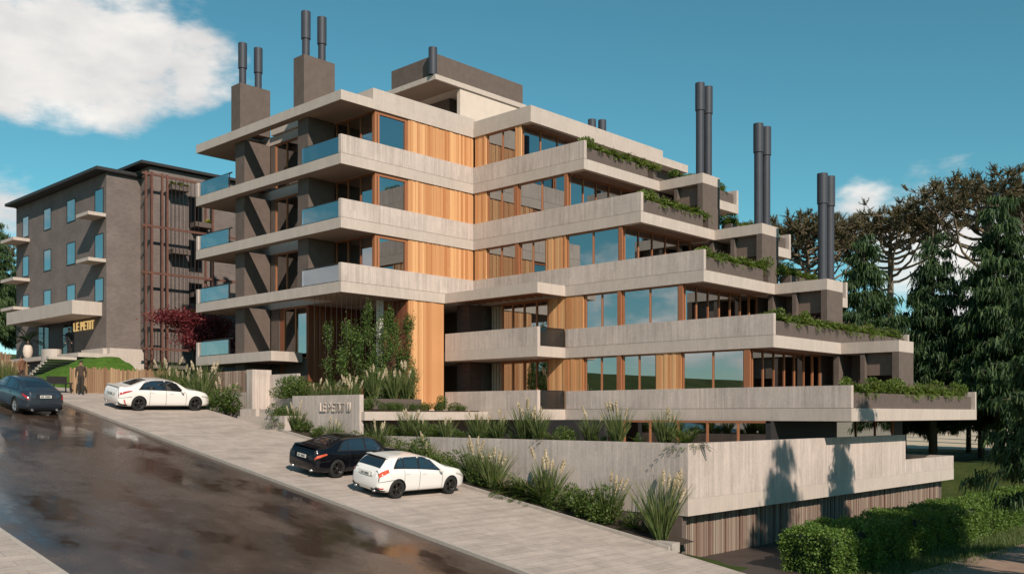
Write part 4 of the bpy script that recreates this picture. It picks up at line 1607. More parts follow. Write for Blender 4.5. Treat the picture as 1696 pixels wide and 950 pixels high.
sA = sedan_spec(4.85, 1.47, P_WHITE, RIMD, spoiler=(0.14, 1.08, 0.62),
                tail=[[(0.03, 5.2), (0.62, 5.75), (0.60, 6.1), (0.03, 6.5)]],
                fog=[[(0.30, 2.6), (0.36, 2.6), (0.28, 4.0), (0.22, 4.0)]])
build_car("parked_car", "white saloon car parked nose-in beside the timber fence", sA, (-45.15, 22.25, street(-45.15)), math.radians(92))
sB = sedan_spec(4.64, 1.43, P_BLACK, RIMD, R=0.345, spoiler=(0.13, 1.065, 0.55), tailm=LORG, darkm=True,
                tail=[[(0.02, 5.2), (0.46, 5.65), (0.42, 6.05), (0.03, 6.15)]])
build_car("parked_car", "black saloon car parked beside the white hatchback", sB, (-29.55, 22.15, street(-29.55)), math.radians(95))
sC = dict(L=4.36, paint=P_WHITE2, rim=RIMD, R=0.348, track=0.79, spokes=5, tailm=LORG, darkm=False,
          low=[(0, 0.40), (0.10, 0.25), (0.6, 0.20), (3.7, 0.20), (4.26, 0.22), (4.36, 0.34)],
          belt=[(0, 0.72), (0.10, 0.90), (0.6, 1.00), (1.7, 0.98), (2.7, 0.93), (3.3, 0.86), (3.9, 0.80), (4.28, 0.70), (4.36, 0.58)],
          top=[(0, 0.80), (0.04, 0.94), (0.12, 1.06), (0.30, 1.26), (0.52, 1.415), (0.62, 1.44), (1.2, 1.485), (1.8, 1.49), (2.25, 1.45), (2.7, 1.32), (3.25, 1.07), (3.35, 1.04), (3.7, 0.985), (4.08, 0.90), (4.30, 0.78), (4.36, 0.64)],
          w=[(0, 0.64), (0.05, 0.76), (0.18, 0.84), (0.6, 0.905), (1.3, 0.915), (2.6, 0.915), (3.4, 0.90), (3.95, 0.85), (4.24, 0.74), (4.32, 0.63), (4.36, 0.52)],
          wt=[(0, 0.58), (0.3, 0.62), (0.55, 0.60), (1.2, 0.60), (2.2, 0.60), (2.8, 0.62), (3.3, 0.70), (3.7, 0.72), (4.1, 0.62), (4.36, 0.42)],
          wheels=(0.82, 3.47), plate=0.83, mirror=2.86,
          side=[[(0.74, 7.6), (1.08, 7.35), (1.10, 9.0), (1.02, 9.0)], [(1.13, 7.35), (1.80, 7.2), (1.80, 9.25), (1.15, 9.1)], [(1.88, 7.2), (2.92, 7.15), (2.25, 9.1), (1.88, 9.25)]],
          trims=[[(0.62, 7.3), (3.02, 6.95), (2.30, 9.4), (0.95, 9.3)]],
          rearw=[[(0.15, 9.2), (0.50, 10.2), (0.50, 12), (0.15, 12)]],
          windsc=[[(2.20, 10.7), (3.10, 10.4), (3.10, 12), (2.20, 12)]],
          tail=[[(0.03, 5.4), (0.40, 6.1), (0.42, 7.4), (0.06, 7.6)]],
          fog=[[(0.04, 2.6), (0.20, 2.8), (0.20, 3.2), (0.04, 3.0)]],
          head=[[(3.72, 5.7), (4.24, 5.0), (4.22, 5.9), (3.70, 6.3)]],
          grille=[[(4.31, 3.2), (4.35, 3.2), (4.35, 6), (4.31, 6)]],
          diff=[[(0.03, 0.6), (0.28, 0.6), (0.06, 2.3), (0.01, 2.3)]],
          lower=[[(0.05, 1.6), (0.30, 1.9), (0.30, 2.4), (0.03, 2.5)]],
          seams=[(1.10, 3.0, 7.0), (1.84, 2.2, 6.9), (2.98, 2.4, 6.9)], handles=[1.25, 2.05], spoiler=(0.50, 1.42, 0.56))
build_car("parked_car", "white hatchback parked beside the black saloon car", sC, (-26.0, 22.25, street(-26.0)), math.radians(91)).scale = (0.94, 0.94, 0.94)
sD = sedan_spec(4.92, 1.47, P_BLUE, RIMS, wheels=(1.0, 3.98), plate=0.86,
                tail=[[(0.03, 5.5), (0.40, 5.9), (0.40, 6.25), (0.03, 6.9)]],
                rearw=[[(0.80, 10.3), (1.55, 10.7), (1.55, 12), (0.80, 12)]], darkm=True)
build_car("parked_car", "slate blue saloon car standing on the wet road at left", sD, (-45.7, 16.15, street(-45.7) - 0.10), math.radians(181))

# ================================================================== PEOPLE
def person(label, loc, heading, cloth, trousers, skin, hair, h=1.72, stride=0.12):
    k = h / 1.75
    J = {"pel": (0, 0, 0.95), "wst": (0, 0, 1.10), "chs": (0.02, 0, 1.32), "nck": (0.0, 0, 1.49), "hd0": (0.01, 0, 1.58), "hd1": (0.03, 0, 1.665), "hd2": (0.02, 0, 1.735)}
    E = [("pel", "wst"), ("wst", "chs"), ("chs", "nck"), ("nck", "hd0"), ("hd0", "hd1"), ("hd1", "hd2")]
    Rr = {"pel": 0.150, "wst": 0.135, "chs": 0.165, "nck": 0.055, "hd0": 0.075, "hd1": 0.092, "hd2": 0.06}
    for s, nme in ((1, "l"), (-1, "r")):
        fw = stride * s
        J.update({"hip" + nme: (0, 0.09 * s, 0.90), "kne" + nme: (0.03 + fw * 0.5, 0.10 * s, 0.50), "ank" + nme: (fw - 0.02, 0.10 * s, 0.09), "toe" + nme: (fw + 0.15, 0.115 * s, 0.045),
                  "sho" + nme: (0, 0.19 * s, 1.40), "elb" + nme: (-0.02 - fw * 0.4, 0.235 * s, 1.12), "wri" + nme: (0.05 - fw * 0.8, 0.225 * s, 0.87), "hnd" + nme: (0.08 - fw * 0.9, 0.215 * s, 0.78)})
        E += [("pel", "hip" + nme), ("hip" + nme, "kne" + nme), ("kne" + nme, "ank" + nme), ("ank" + nme, "toe" + nme), ("chs", "sho" + nme), ("sho" + nme, "elb" + nme), ("elb" + nme, "wri" + nme), ("wri" + nme, "hnd" + nme)]
        Rr.update({"hip" + nme: 0.10, "kne" + nme: 0.068, "ank" + nme: 0.052, "toe" + nme: 0.045, "sho" + nme: 0.075, "elb" + nme: 0.052, "wri" + nme: 0.036, "hnd" + nme: 0.036})
    names = list(J)
    me = bpy.data.meshes.new("body")
    me.from_pydata([tuple(c * k for c in J[n_]) for n_ in names], [(names.index(a), names.index(b)) for a, b in E], [])
    tmp = bpy.data.objects.new("body_tmp", me)
    COL.objects.link(tmp)
    sk = tmp.modifiers.new("skin", "SKIN")
    sk.use_smooth_shade = True
    for i, n_ in enumerate(names):
        d = me.skin_vertices[0].data[i]
        r = Rr[n_] * k
        d.radius = (r, r * (1.0 if n_ not in ("pel", "wst", "chs") else 0.78))
        d.use_root = n_ == "pel"
    ss = tmp.modifiers.new("sub", "SUBSURF")
    ss.levels = 2
    ss.render_levels = 2
    dg = bpy.context.evaluated_depsgraph_get()
    bm_ = bpy.data.meshes.new_from_object(tmp.evaluated_get(dg))
    bpy.data.objects.remove(tmp)
    bm_.materials.clear()
    for m_ in (cloth, trousers, skin, hair, TRIM):
        bm_.materials.append(m_)
    for p in bm_.polygons:
        c_ = p.center / k
        i = 0
        if c_.z < 0.10:
            i = 4
        elif c_.z < 0.93 and abs(c_.y) < 0.175:
            i = 1
        elif c_.z > 1.66 or (c_.z > 1.56 and c_.x < 0.0):
            i = 3
        elif c_.z > 1.47 or (abs(c_.y) > 0.175 and c_.z < 0.86):
            i = 2
        p.material_index = i
        p.use_smooth = True
    root = thing("person", label, "person", loc, heading)
    obj("body", bm_, root)
    # face and hair
    obj("hair", MB().lathe([(0.078 * k, 0.0), (0.090 * k, 0.03 * k), (0.080 * k, 0.075 * k), (0.03 * k, 0.10 * k)], 14, (-0.005, 0, 1.685 * k)).mesh("hair", hair), root)
    nose = MB().loft([[(0.105 * k, -0.012, 1.665 * k), (0.105 * k, 0.012, 1.665 * k), (0.100 * k, 0, 1.672 * k)], [(0.135 * k, -0.010, 1.635 * k), (0.135 * k, 0.010, 1.635 * k), (0.125 * k, 0, 1.645 * k)]])
    obj("nose", nose.mesh("nose", skin), root)
    # jacket hem and collar
    obj("collar", MB().lathe([(0.085 * k, 0.0), (0.075 * k, 0.055 * k), (0.068 * k, 0.055 * k)], 14, (0.0, 0, 1.455 * k), cap=False).mesh("collar", cloth), root)
    return root


SKIN = m_plain("skin", (0.36, 0.20, 0.13), 0.6, 0.05, 4.0)
HAIR = m_plain("dark_hair", (0.02, 0.014, 0.010), 0.7, 0.2, 30.0)
COATB = m_plain("dark_brown_coat", (0.050, 0.030, 0.020), 0.8, 0.2, 20.0)
TROU = m_plain("dark_trousers", (0.030, 0.022, 0.018), 0.8, 0.2, 20.0)
SUIT = m_plain("black_suit", (0.010, 0.010, 0.011), 0.8, 0.2, 20.0)
COATR = m_plain("rust_coat", (0.16, 0.075, 0.040), 0.85, 0.2, 20.0)
person("person in dark brown coat standing at timber fence end", (-49.75, 20.40, street(-49.75)), math.radians(-30), COATB, TROU, SKIN, HAIR, 1.70)
person("person in black standing at the door of brick house", (-65.0, 25.9, 3.822), math.radians(-70), SUIT, SUIT, SKIN, HAIR, 1.85, 0.05)
person("person in rust brown coat behind the slate blue car", (-55.6, 19.6, street(-55.6)), math.radians(200), COATR, COATB, SKIN, HAIR, 1.70)

# ================================================================== PLANTS
ORD = ["first", "second", "third", "fourth", "fifth", "sixth", "seventh", "eighth", "ninth", "tenth", "eleventh", "twelfth", "thirteenth", "fourteenth", "fifteenth", "sixteenth", "seventeenth", "eighteenth", "nineteenth", "twentieth", "twenty-first", "twenty-second", "twenty-third", "twenty-fourth", "twenty-fifth", "twenty-sixth"]


def np_rng(seed):
    return np.random.default_rng(seed)


# ---- pampas grass: tuft of arching blades and pale plumes
def pampas_blades(seed, h=1.15, n=170, spread=0.50):
    r = np_rng(seed)
    a = r.uniform(0, 2 * PI, n)
    rad = r.uniform(0, 0.16, n)
    P0 = np.stack([rad * np.cos(a), rad * np.sin(a), np.zeros(n)], 1)
    t = r.uniform(0.05, 1.0, n) ** 0.8 * spread
    a2 = a + r.normal(0, 0.5, n)
    D = unit(np.stack([t * np.cos(a2), t * np.sin(a2), np.ones(n)], 1))
    out = []
    for lo, hi in ((0.55, 0.8), (0.8, 1.0), (1.0, 1.25)):
        m = r.random(n) < 0.45
        L = h * r.uniform(lo, hi)
        out.append(strands(r, P0[m], D[m], L, 0.034, 0.06 + 0.07 * r.random(), 4))
    return np.concatenate(out)


def plume_mesh(seed, h=0.34):
    r = np_rng(seed)
    n = 150
    t = r.uniform(0, 1, n)
    prof = 0.046 * np.sin(PI * np.clip(t, 0.02, 0.98)) ** 0.7
    a = r.uniform(0, 2 * PI, n)
    C = np.stack([prof * np.cos(a) * r.uniform(0.3, 1, n), prof * np.sin(a) * r.uniform(0.3, 1, n), t * h], 1)
    return quads_mesh("plume", leaves(r, C, 0.070, 0.36, 1.8), L_PLUME)


PB = [quads_mesh("blades", pampas_blades(s), L_GRASS) for s in (11, 12, 13)]
PLM = [plume_mesh(s) for s in (21, 22)]
STALK = MB().tube([(0, 0, -1.1), (0, 0, 0.05)], [0.007, 0.005], 5).mesh("stalk", L_GRASS)


def pampas(loc, label, group, scale=1.0, plumes=6, seed=0):
    rr = random.Random(seed * 7 + 3)
    t = thing("pampas_grass", label, "grass", loc, rr.uniform(0, 6.28), group)
    t.scale = (scale, scale, scale)
    obj("blades", PB[seed % 3], t)
    for i in range(plumes):
        a = rr.uniform(0, 6.28)
        d = rr.uniform(0.08, 0.46)
        p = obj("plume", PLM[i % 2], t, (d * math.cos(a), d * math.sin(a), rr.uniform(0.80, 1.25)))
        tl = 0.15 + 0.55 * d
        p.rotation_euler = (-math.sin(a) * tl, math.cos(a) * tl, 0.0)
        q = obj("stalk", STALK, p)
    return t


# ---- leafy shrub
def shrub_leaves(seed, rx, ry, rz, n, size, blobs=7):
    r = np_rng(seed)
    cs = r.normal(size=(blobs, 3)) * np.array([rx, ry, rz]) * 0.42
    cs[:, 2] = np.abs(cs[:, 2]) + rz * 0.35
    k = r.integers(0, blobs, n)
    d = unit(r.normal(size=(n, 3)))
    rad = np.array([rx, ry, rz]) * 0.55
    C = cs[k] + d * rad * (r.uniform(0.45, 1.0, (n, 1)) ** 0.5)
    C[:, 2] = np.maximum(C[:, 2], 0.03)
    return leaves(r, C, size, 0.5, 0.3, d, 0.8)


def frond_leaves(seed, n_fr, L, leaf, droop=0.28):
    """arching fern-like fronds with leaflets on both sides"""
    r = np_rng(seed)
    out = []
    for i in range(n_fr):
        a = r.uniform(0, 2 * PI)
        el = r.uniform(0.35, 1.25)
        d = np.array([math.cos(a) * math.cos(el), math.sin(a) * math.cos(el), math.sin(el)])
        p = np.zeros(3)
        LL = L * r.uniform(0.7, 1.1)
        m = 11
        for k in range(m):
            d = d + np.array([0, 0, -droop * 0.33])
            d /= np.linalg.norm(d)
            p = p + d * LL / m
            side = np.cross(d, [0, 0, 1.0])
            side /= max(1e-6, np.linalg.norm(side))
            w = leaf * math.sin(PI * (0.15 + 0.8 * k / m))
            for sg in (-1, 1):
                dd = unit((side * sg + d * 0.5)[None])[0]
                b = p + dd * w
                nr = d * leaf * 0.17
                out.append([p - nr * 0.2, p + dd * w * 0.5 + nr, b, p + dd * w * 0.5 - nr])
    return np.array(out)


SH = {
    "leafy": [quads_mesh("foliage", shrub_leaves(s, 0.62, 0.62, 0.62, 1500, 0.085), L_SHRUB) for s in (31, 32)],
    "fern": [quads_mesh("foliage", frond_leaves(s, 34, 0.85, 0.15), L_SHRUB) for s in (41, 42)],
    "trail": [quads_mesh("foliage", np.concatenate([frond_leaves(s, 30, 0.62, 0.16, 0.42), shrub_leaves(s + 5, 0.34, 0.5, 0.22, 420, 0.10)]), L_PLANT) for s in (51, 52, 53)],
    "bushy": [quads_mesh("foliage", np.concatenate([frond_leaves(s, 26, 0.55, 0.13, 0.3), shrub_leaves(s + 5, 0.40, 0.55, 0.42, 900, 0.10)]), L_PLANT) for s in (61, 62)],
}
SHSTEM = MB()
for a in range(5):
    SHSTEM.tube([(0, 0, -0.05), (0.12 * math.cos(a * 1.26), 0.12 * math.sin(a * 1.26), 0.25), (0.25 * math.cos(a * 1.26), 0.25 * math.sin(a * 1.26), 0.45)], [0.02, 0.015, 0.008], 5)
SHSTEM = SHSTEM.mesh("stem", BARK)


def shrub(kind, loc, label, group, scale=1.0, seed=0, name="garden_shrub"):
    rr = random.Random(seed * 13 + 5)
    t = thing(name, label, "shrub", loc, rr.uniform(0, 6.28), group)
    t.scale = (scale, scale, scale * rr.uniform(0.9, 1.1))
    obj("foliage", SH[kind][seed % len(SH[kind])], t)
    obj("stem", SHSTEM, t)
    return t


# planting on the terraces
TERR = {5: "topmost", 4: "second highest", 3: "middle", 2: "second lowest", 1: "lowest"}
for k in range(1, 6):
    rr = random.Random(100 + k)
    x = XK[k]
    z = ZB[k] + T + 0.60
    y = Y1 + 0.80
    end = YR - 0.7
    spots = []
    while y < end:
        if not (k >= 3 and 41.1 < y < 41.4) and not (k >= 3 and 41.85 < y < 43.6):
            spots.append(y)
        y += rr.uniform(0.50, 0.66)
    for i, yy in enumerate(spots):
        big = i == 0 or rr.random() < 0.22
        s = shrub("bushy" if big else "trail", (x - 0.47 + rr.uniform(-0.1, 0.06), yy, z + 0.03),
                  "%s plant in %s terrace planter, %s from near end" % ("bushy" if big else "trailing", TERR[k], ORD[i]),
                  "plants in the %s terrace planter" % TERR[k], rr.uniform(0.85, 1.08), i + k * 17, "planter_shrub")

# bed beside the pavement
for i, (x, sc, pl) in enumerate(((-37.9, 0.95, 5), (-34.8, 0.75, 4), (-31.9, 1.0, 5), (-28.9, 0.95, 5), (-26.1, 1.15, 7), (-25.1, 1.1, 6), (-22.4, 1.35, 7), (-19.7, 1.15, 5), (-17.55, 1.45, 7))):
    y = 25.45 if x > -34 else 25.35
    pampas((x, y, street(x) + 0.08), "pampas grass in the bed along the pavement, %s clump from the sign wall" % ORD[i], "pampas grass along the pavement bed", sc, pl, i)
BED = []
rr = random.Random(55)
x = -37.3
while x < -17.0:
    BED.append((x, rr.choice(("leafy", "leafy", "fern")), rr.uniform(0.85, 1.35) if x > -33.5 else rr.uniform(0.6, 0.78)))
    x += rr.uniform(0.62, 0.95)
BED = BED[:26]
for i, (x, kd, sc) in enumerate(BED):
    shrub(kd, (x, 25.4 + rr.uniform(-0.1, 0.35), street(x) + 0.07), "green shrub in the bed along the pavement, %s from the sign wall" % ORD[i], "shrubs along the pavement bed", sc * (1.15 if kd == "fern" else 1.0), i + 2)
# row on top of the garden wall
for i, (x, sc, pl) in enumerate(((-31.6, 0.95, 5), (-30.8, 0.8, 4), (-29.2, 0.75, 4), (-27.3, 0.85, 5), (-26.2, 0.85, 4), (-24.8, 1.1, 6), (-24.1, 0.9, 5), (-21.6, 0.9, 5), (-20.4, 1.05, 6), (-18.4, 0.9, 4))):
    pampas((x, 26.9, -1.10), "pampas grass on top of the long garden wall, %s clump from the left" % ORD[i], "pampas grass on the garden wall", sc, pl, i + 20)
for i, (x, kd, sc) in enumerate(((-32.6, "leafy", 0.7), (-30.2, "leafy", 0.7), (-28.4, "leafy", 0.55), (-23.3, "fern", 1.0), (-22.5, "leafy", 0.75), (-19.4, "fern", 0.7), (-17.55, "fern", 1.15), (-31.2, "fern", 0.8), (-29.8, "fern", 0.75), (-27.9, "fern", 0.8), (-26.8, "leafy", 0.6), (-25.4, "fern", 0.8), (-21.1, "fern", 0.7))):
    shrub(kd, (x, 26.85, -1.10), "green plant on top of the long garden wall, %s from the left" % ORD[sorted((-32.6, -30.2, -28.4, -23.3, -22.5, -19.4, -17.55, -31.2, -29.8, -27.9, -26.8, -25.4, -21.1)).index(x)], "green plants on the garden wall", sc, i + 40)
# before the lobby
for i, (x, y, sc) in enumerate(((-39.2, 27.3, 0.9), (-38.5, 27.0, 1.0), (-37.8, 27.4, 1.0), (-37.1, 26.9, 1.0), (-36.5, 27.5, 1.1), (-35.9, 27.0, 1.05), (-36.2, 28.6, 1.1), (-35.8, 29.5, 1.1), (-36.0, 30.4, 1.25))):
    pampas((x, y, 0.20 if y < 28 else 0.68), "pampas grass before the timber lobby wall, %s clump from the left" % ORD[i], "pampas grass before the lobby", sc, 5, i + 50)
rr = random.Random(66)
for i in range(17):
    shrub("leafy", (-34.75 + rr.uniform(-0.3, 0.45), 26.5 + 0.42 * i, 0.13), "low green shrub on the white slab before the lobby, %s from the left" % ORD[i], "shrubs on the lobby slab", rr.uniform(0.32, 0.5) if i not in (2, 11) else 0.72, i + 60)
shrub("fern", (-38.6, 25.3, -0.55), "bushy fern between the entrance steps and sign wall", None, 1.5, 71)
shrub("leafy", (-38.9, 25.5, -0.45), "dense shrub at the left end of sign wall", None, 1.1, 72)
# uphill beside the white saloon
for i, (x, y, sc, pl) in enumerate(((-50.3, 25.4, 1.35, 6), (-48.9, 25.6, 1.15, 6), (-47.6, 25.5, 1.0, 5), (-46.5, 25.4, 1.55, 6), (-44.2, 25.3, 1.15, 5))):
    pampas((x, y, street(x)), "pampas grass beyond the white saloon, %s clump from the timber fence" % ORD[i], "pampas grass uphill", sc, pl, i + 80)
for i, (x, y, sc, kd) in enumerate(((-50.0, 24.6, 0.8, "fern"), (-47.9, 25.2, 1.1, "leafy"), (-45.3, 25.3, 1.25, "fern"), (-43.8, 25.2, 1.3, "leafy"), (-43.4, 25.35, 1.0, "fern"))):
    shrub(kd, (x, y, street(x)), "green shrub beyond the white saloon, %s from the timber fence" % ORD[i], "shrubs uphill", sc, i + 90)
for i, (x, y) in enumerate(((-58.3, 19.9), (-59.6, 20.0), (-61.5, 21.5))):
    pampas((x, y, street(x)), "wild grass clump by the fence behind the slate blue car, %s from the right" % ORD[i], "wild grass by the left fence", 0.9, 2, i + 100)

# small multi-stemmed tree by the pier
tr = thing("small_tree", "small round multi-stemmed tree standing behind the sign wall", "tree", (-39.6, 26.75, 0.05))
m = MB()
for a in range(5):
    c_, s_ = math.cos(a * 1.3), math.sin(a * 1.3)
    m.tube([(0.12 * c_, 0.12 * s_, 0), (0.3 * c_, 0.3 * s_, 0.7), (0.55 * c_, 0.55 * s_, 1.25)], [0.035, 0.028, 0.012], 6)
obj("trunk", m.mesh("trunk", BARK), tr)
V = shrub_leaves(301, 1.15, 1.15, 0.62, 5200, 0.10, 12)
V[:, :, 2] += 0.72
obj("crown", quads_mesh("crown", V, L_SHRUB), tr)

# climbing wires and vines at the lobby corner
tw = wthing("wire_trellis", "thin vertical wires hanging from the slab before lobby", "trellis", (-37.0, 28.0, 0.2))
wires = [(-36.75, 27.15 + 0.28 * i) for i in range(14)] + [(-37.1 - 0.45 * i, 27.12) for i in range(5)]
for x, y in wires:
    part("wire", MB().tube([(x, y, 0.2), (x, y, 5.70)], 0.008, 5), STEEL, tw)
for i, (x, y, h, w) in enumerate(((-37.9, 27.2, 3.9, 0.24), (-36.85, 27.45, 4.3, 0.26), (-36.85, 28.05, 4.1, 0.26), (-36.8, 28.75, 5.1, 0.32), (-36.8, 29.4, 4.4, 0.46), (-36.8, 29.95, 4.8, 0.44), (-36.8, 30.5, 4.0, 0.38), (-36.55, 31.15, 4.6, 0.24))):
    r = np_rng(400 + i)
    n = int(1500 * h * w / 0.9) + 300
    ncl = int(12 + 9 * h * w)
    ct = r.uniform(0, 1, ncl) ** 1.15
    cc_ = np.stack([r.normal(0, 0.10, ncl), r.normal(0, 1, ncl) * w * (0.75 - 0.55 * ct) + 0.24 * np.sin(ct * 7 + i * 1.7) * (1 - ct * 0.5), ct * h], 1)
    kk = r.integers(0, ncl, n)
    C = cc_[kk] + r.normal(size=(n, 3)) * np.array([0.10, 0.12, 0.22])
    C[:, 2] = np.clip(C[:, 2], 0.0, 5.35)
    vt = thing("climbing_vine", "green vine climbing a wire before the lobby, %s from the left" % ORD[i], "vine", (x, y, 0.2), 0, "vines at the lobby")
    obj("foliage", quads_mesh("foliage", leaves(r, C, 0.095, 0.55, -0.3), L_VINE), vt)
    obj("stem", MB().tube([(0, 0.22 * math.sin(q / 10 * 9 + i) * (1 - q / 20), h * q / 10) for q in range(11)], 0.014, 5).mesh("stem", BARK), vt)

# ---- red maple
def limbs(rr, mb, p, d, L, r, depth, tips, spread=0.6, upb=0.15, shrink=0.72):
    q = p + d * L * 0.5 + Vector((rr.uniform(-1, 1), rr.uniform(-1, 1), 0)) * L * 0.06
    e = p + d * L
    mb.tube([p, q, e], [r, r * 0.85, r * 0.68], 6 if depth > 1 else 5, cap=False)
    if depth == 0:
        tips.append(e)
        return
    for i in range(rr.choice((2, 3))):
        nd = (d + Vector((rr.uniform(-1, 1), rr.uniform(-1, 1), rr.uniform(-0.4, 0.7) + upb)) * spread).normalized()
        limbs(rr, mb, e, nd, L * shrink * rr.uniform(0.8, 1.15), r * 0.62, depth - 1, tips, spread, upb, shrink)


rr = random.Random(5)
mp = thing("maple_tree", "dark red maple tree between the brick house and concrete block", "tree", (-54.2, 28.9, street(-54.2) - 0.3))
mp.scale = (1.35, 1.35, 1.12)
mb = MB()
tips = []
limbs(rr, mb, Vector((0, 0, 0)), Vector((0.05, 0, 1)).normalized(), 1.3, 0.13, 4, tips, 0.75, 0.05, 0.78)
obj("trunk", mb.mesh("trunk", BARK), mp)
r = np_rng(77)
T_ = np.array([list(t) for t in tips])
n = 21000
k = r.integers(0, len(T_), n)
off = r.normal(size=(n, 3)) * np.array([0.48, 0.48, 0.20])
C = T_[k] + off
C[:, 2] += 0.1
obj("crown", quads_mesh("crown", leaves(r, C, 0.11, 0.6, -0.15), L_MAPLE), mp)

# ---- drooping spruces
def spruce_mesh(seed, H, R):
    r = np_rng(seed)
    rr = random.Random(seed)
    tb = MB()
    tb.tube([(0, 0, 0), (0.03, 0, H * 0.5), (0, 0, H)], [0.26, 0.16, 0.03], 9)
    Vs = []
    nbr = 200
    for ib in range(nbr):
        f = ((ib + 0.5) / nbr) ** 0.62          # 0 tip .. 1 base
        z = H * (1 - 0.79 * f) + rr.uniform(-0.3, 0.3)
        if z > H - 0.15:
            z = H - 0.15
        a = ib * 2.399963 + rr.uniform(-0.5, 0.5)
        lobe = 0.80 + 0.30 * math.sin(a * 2 + z * 0.9 + seed) * math.sin(z * 1.7 + seed)
        Lb = (R * (f ** 0.70) * lobe + 0.20) * rr.uniform(0.55, 1.18)
        m = 8
        pts = []
        p = np.array([0, 0, z])
        el = rr.uniform(-0.10, 0.45)
        for q in range(m + 1):
            s = q / m
            e = el - 1.0 * s + 0.7 * s * s
            pts.append(p.copy())
            p = p + np.array([math.cos(a) * math.cos(e), math.sin(a) * math.cos(e), math.sin(e)]) * Lb / m
        pts = np.array(pts)
        if rr.random() < 0.7:
            tb.tube([tuple(v) for v in pts[[0, 3, 6, 8]]], [0.035 * (f + 0.2), 0.03 * (f + 0.2), 0.02 * (f + 0.2), 0.008], 4, cap=False)
        # foliage in uneven clumps along the bough, hanging tassels below
        ncl = max(2, int(2 + Lb * 2.2))
        side = np.array([-math.sin(a), math.cos(a), 0])
        for c in range(ncl):
            s0 = rr.uniform(0.22, 1.0) ** 0.75
            i0 = min(int(s0 * m), m - 1)
            cen = pts[i0] + (pts[i0 + 1] - pts[i0]) * (s0 * m - i0) + side * rr.gauss(0, 0.16) * min(1.3, Lb * 0.6)
            cnt = rr.randint(16, 34)
            sp = rr.uniform(0.11, 0.24)
            B = cen + r.normal(size=(cnt, 3)) * np.array([sp, sp, sp * 0.55])
            D = unit(np.array([math.cos(a), math.sin(a), 0]) * r.uniform(0.0, 0.7, (cnt, 1)) + r.normal(size=(cnt, 3)) * 0.38 + np.array([0, 0, -0.75]))
            Vs.append(strands(r, B, D, rr.uniform(0.30, 0.58), 0.078, 0.55, 2))
    V = np.concatenate(Vs)
    return tb.mesh("trunk", BARK), quads_mesh("crown", V, L_CON)


SPR = [spruce_mesh(501, 13.5, 3.6), spruce_mesh(502, 13.5, 3.1)]


def spruce(loc, label, s=1.0, v=0, rz=0.0, group="spruces behind the building"):
    t = thing("spruce_tree", label, "tree", loc, rz, group)
    t.scale = (s, s, s)
    obj("trunk", SPR[v][0], t)
    obj("crown", SPR[v][1], t)
    return t


GB = -2.85
for i, (x, y, s, v, lab) in enumerate((
        (-24.4, 56.8, 1.02, 0, "drooping dark spruce rising behind the third terrace flue pipes"),
        (-22.1, 61.7, 1.06, 1, "drooping dark spruce in the middle of the three right-hand spruces"),
        (-18.1, 61.3, 1.18, 0, "tallest drooping spruce near the right edge of the picture"),
        (-26.8, 68.3, 0.70, 1, "spruce standing in shade behind the two left spruces"),
        (-23.9, 73.8, 0.75, 0, "spruce in shade behind the middle and tallest spruces"),
        (-15.0, 62.0, 1.1, 1, "dark spruce cut by the right edge of the picture"),
        (-19.2, 69.5, 1.0, 1, "shaded spruce behind the tallest right spruce"),
        (-28.5, 62.0, 0.85, 1, "low spruce half hidden by the lower terraces"))):
    spruce((x, y, GB), lab, s, v, i * 1.7)
spruce((-3.0, 26.5, -5.0), "near spruce beside the drive whose shadow falls on the garden wall", 1.10, 1, 0.4, "spruces beside the drive")
spruce((-8.0, 33.7, -4.3), "near spruce whose branches reach in at the right edge", 0.80, 0, 2.2, "spruces beside the drive")
for i, (x, y) in enumerate(((-91.0, 32.5), (-86.5, 28.4))):
    spruce((x, y, street(x)), ("dark tree beyond the brick house at far left", "dark leafy tree at the left edge below the cloud")[i], 0.85 + 0.05 * i, i, i * 2.0, "trees at far left")

for i, (x, y, s_) in enumerate(((-25.0, 64.5, 0.72), (-20.6, 66.0, 0.84), (-16.6, 66.5, 0.86), (-12.6, 65.0, 0.9), (-14.0, 71.0, 0.8), (-10.5, 70.0, 0.88))):
    spruce((x, y, GB), ("slim spruce with bare lower trunk behind the lowest terrace end, %s from the left" % ORD[i]), s_, i % 2, i * 1.3 + 0.5, "spruces in the second row")

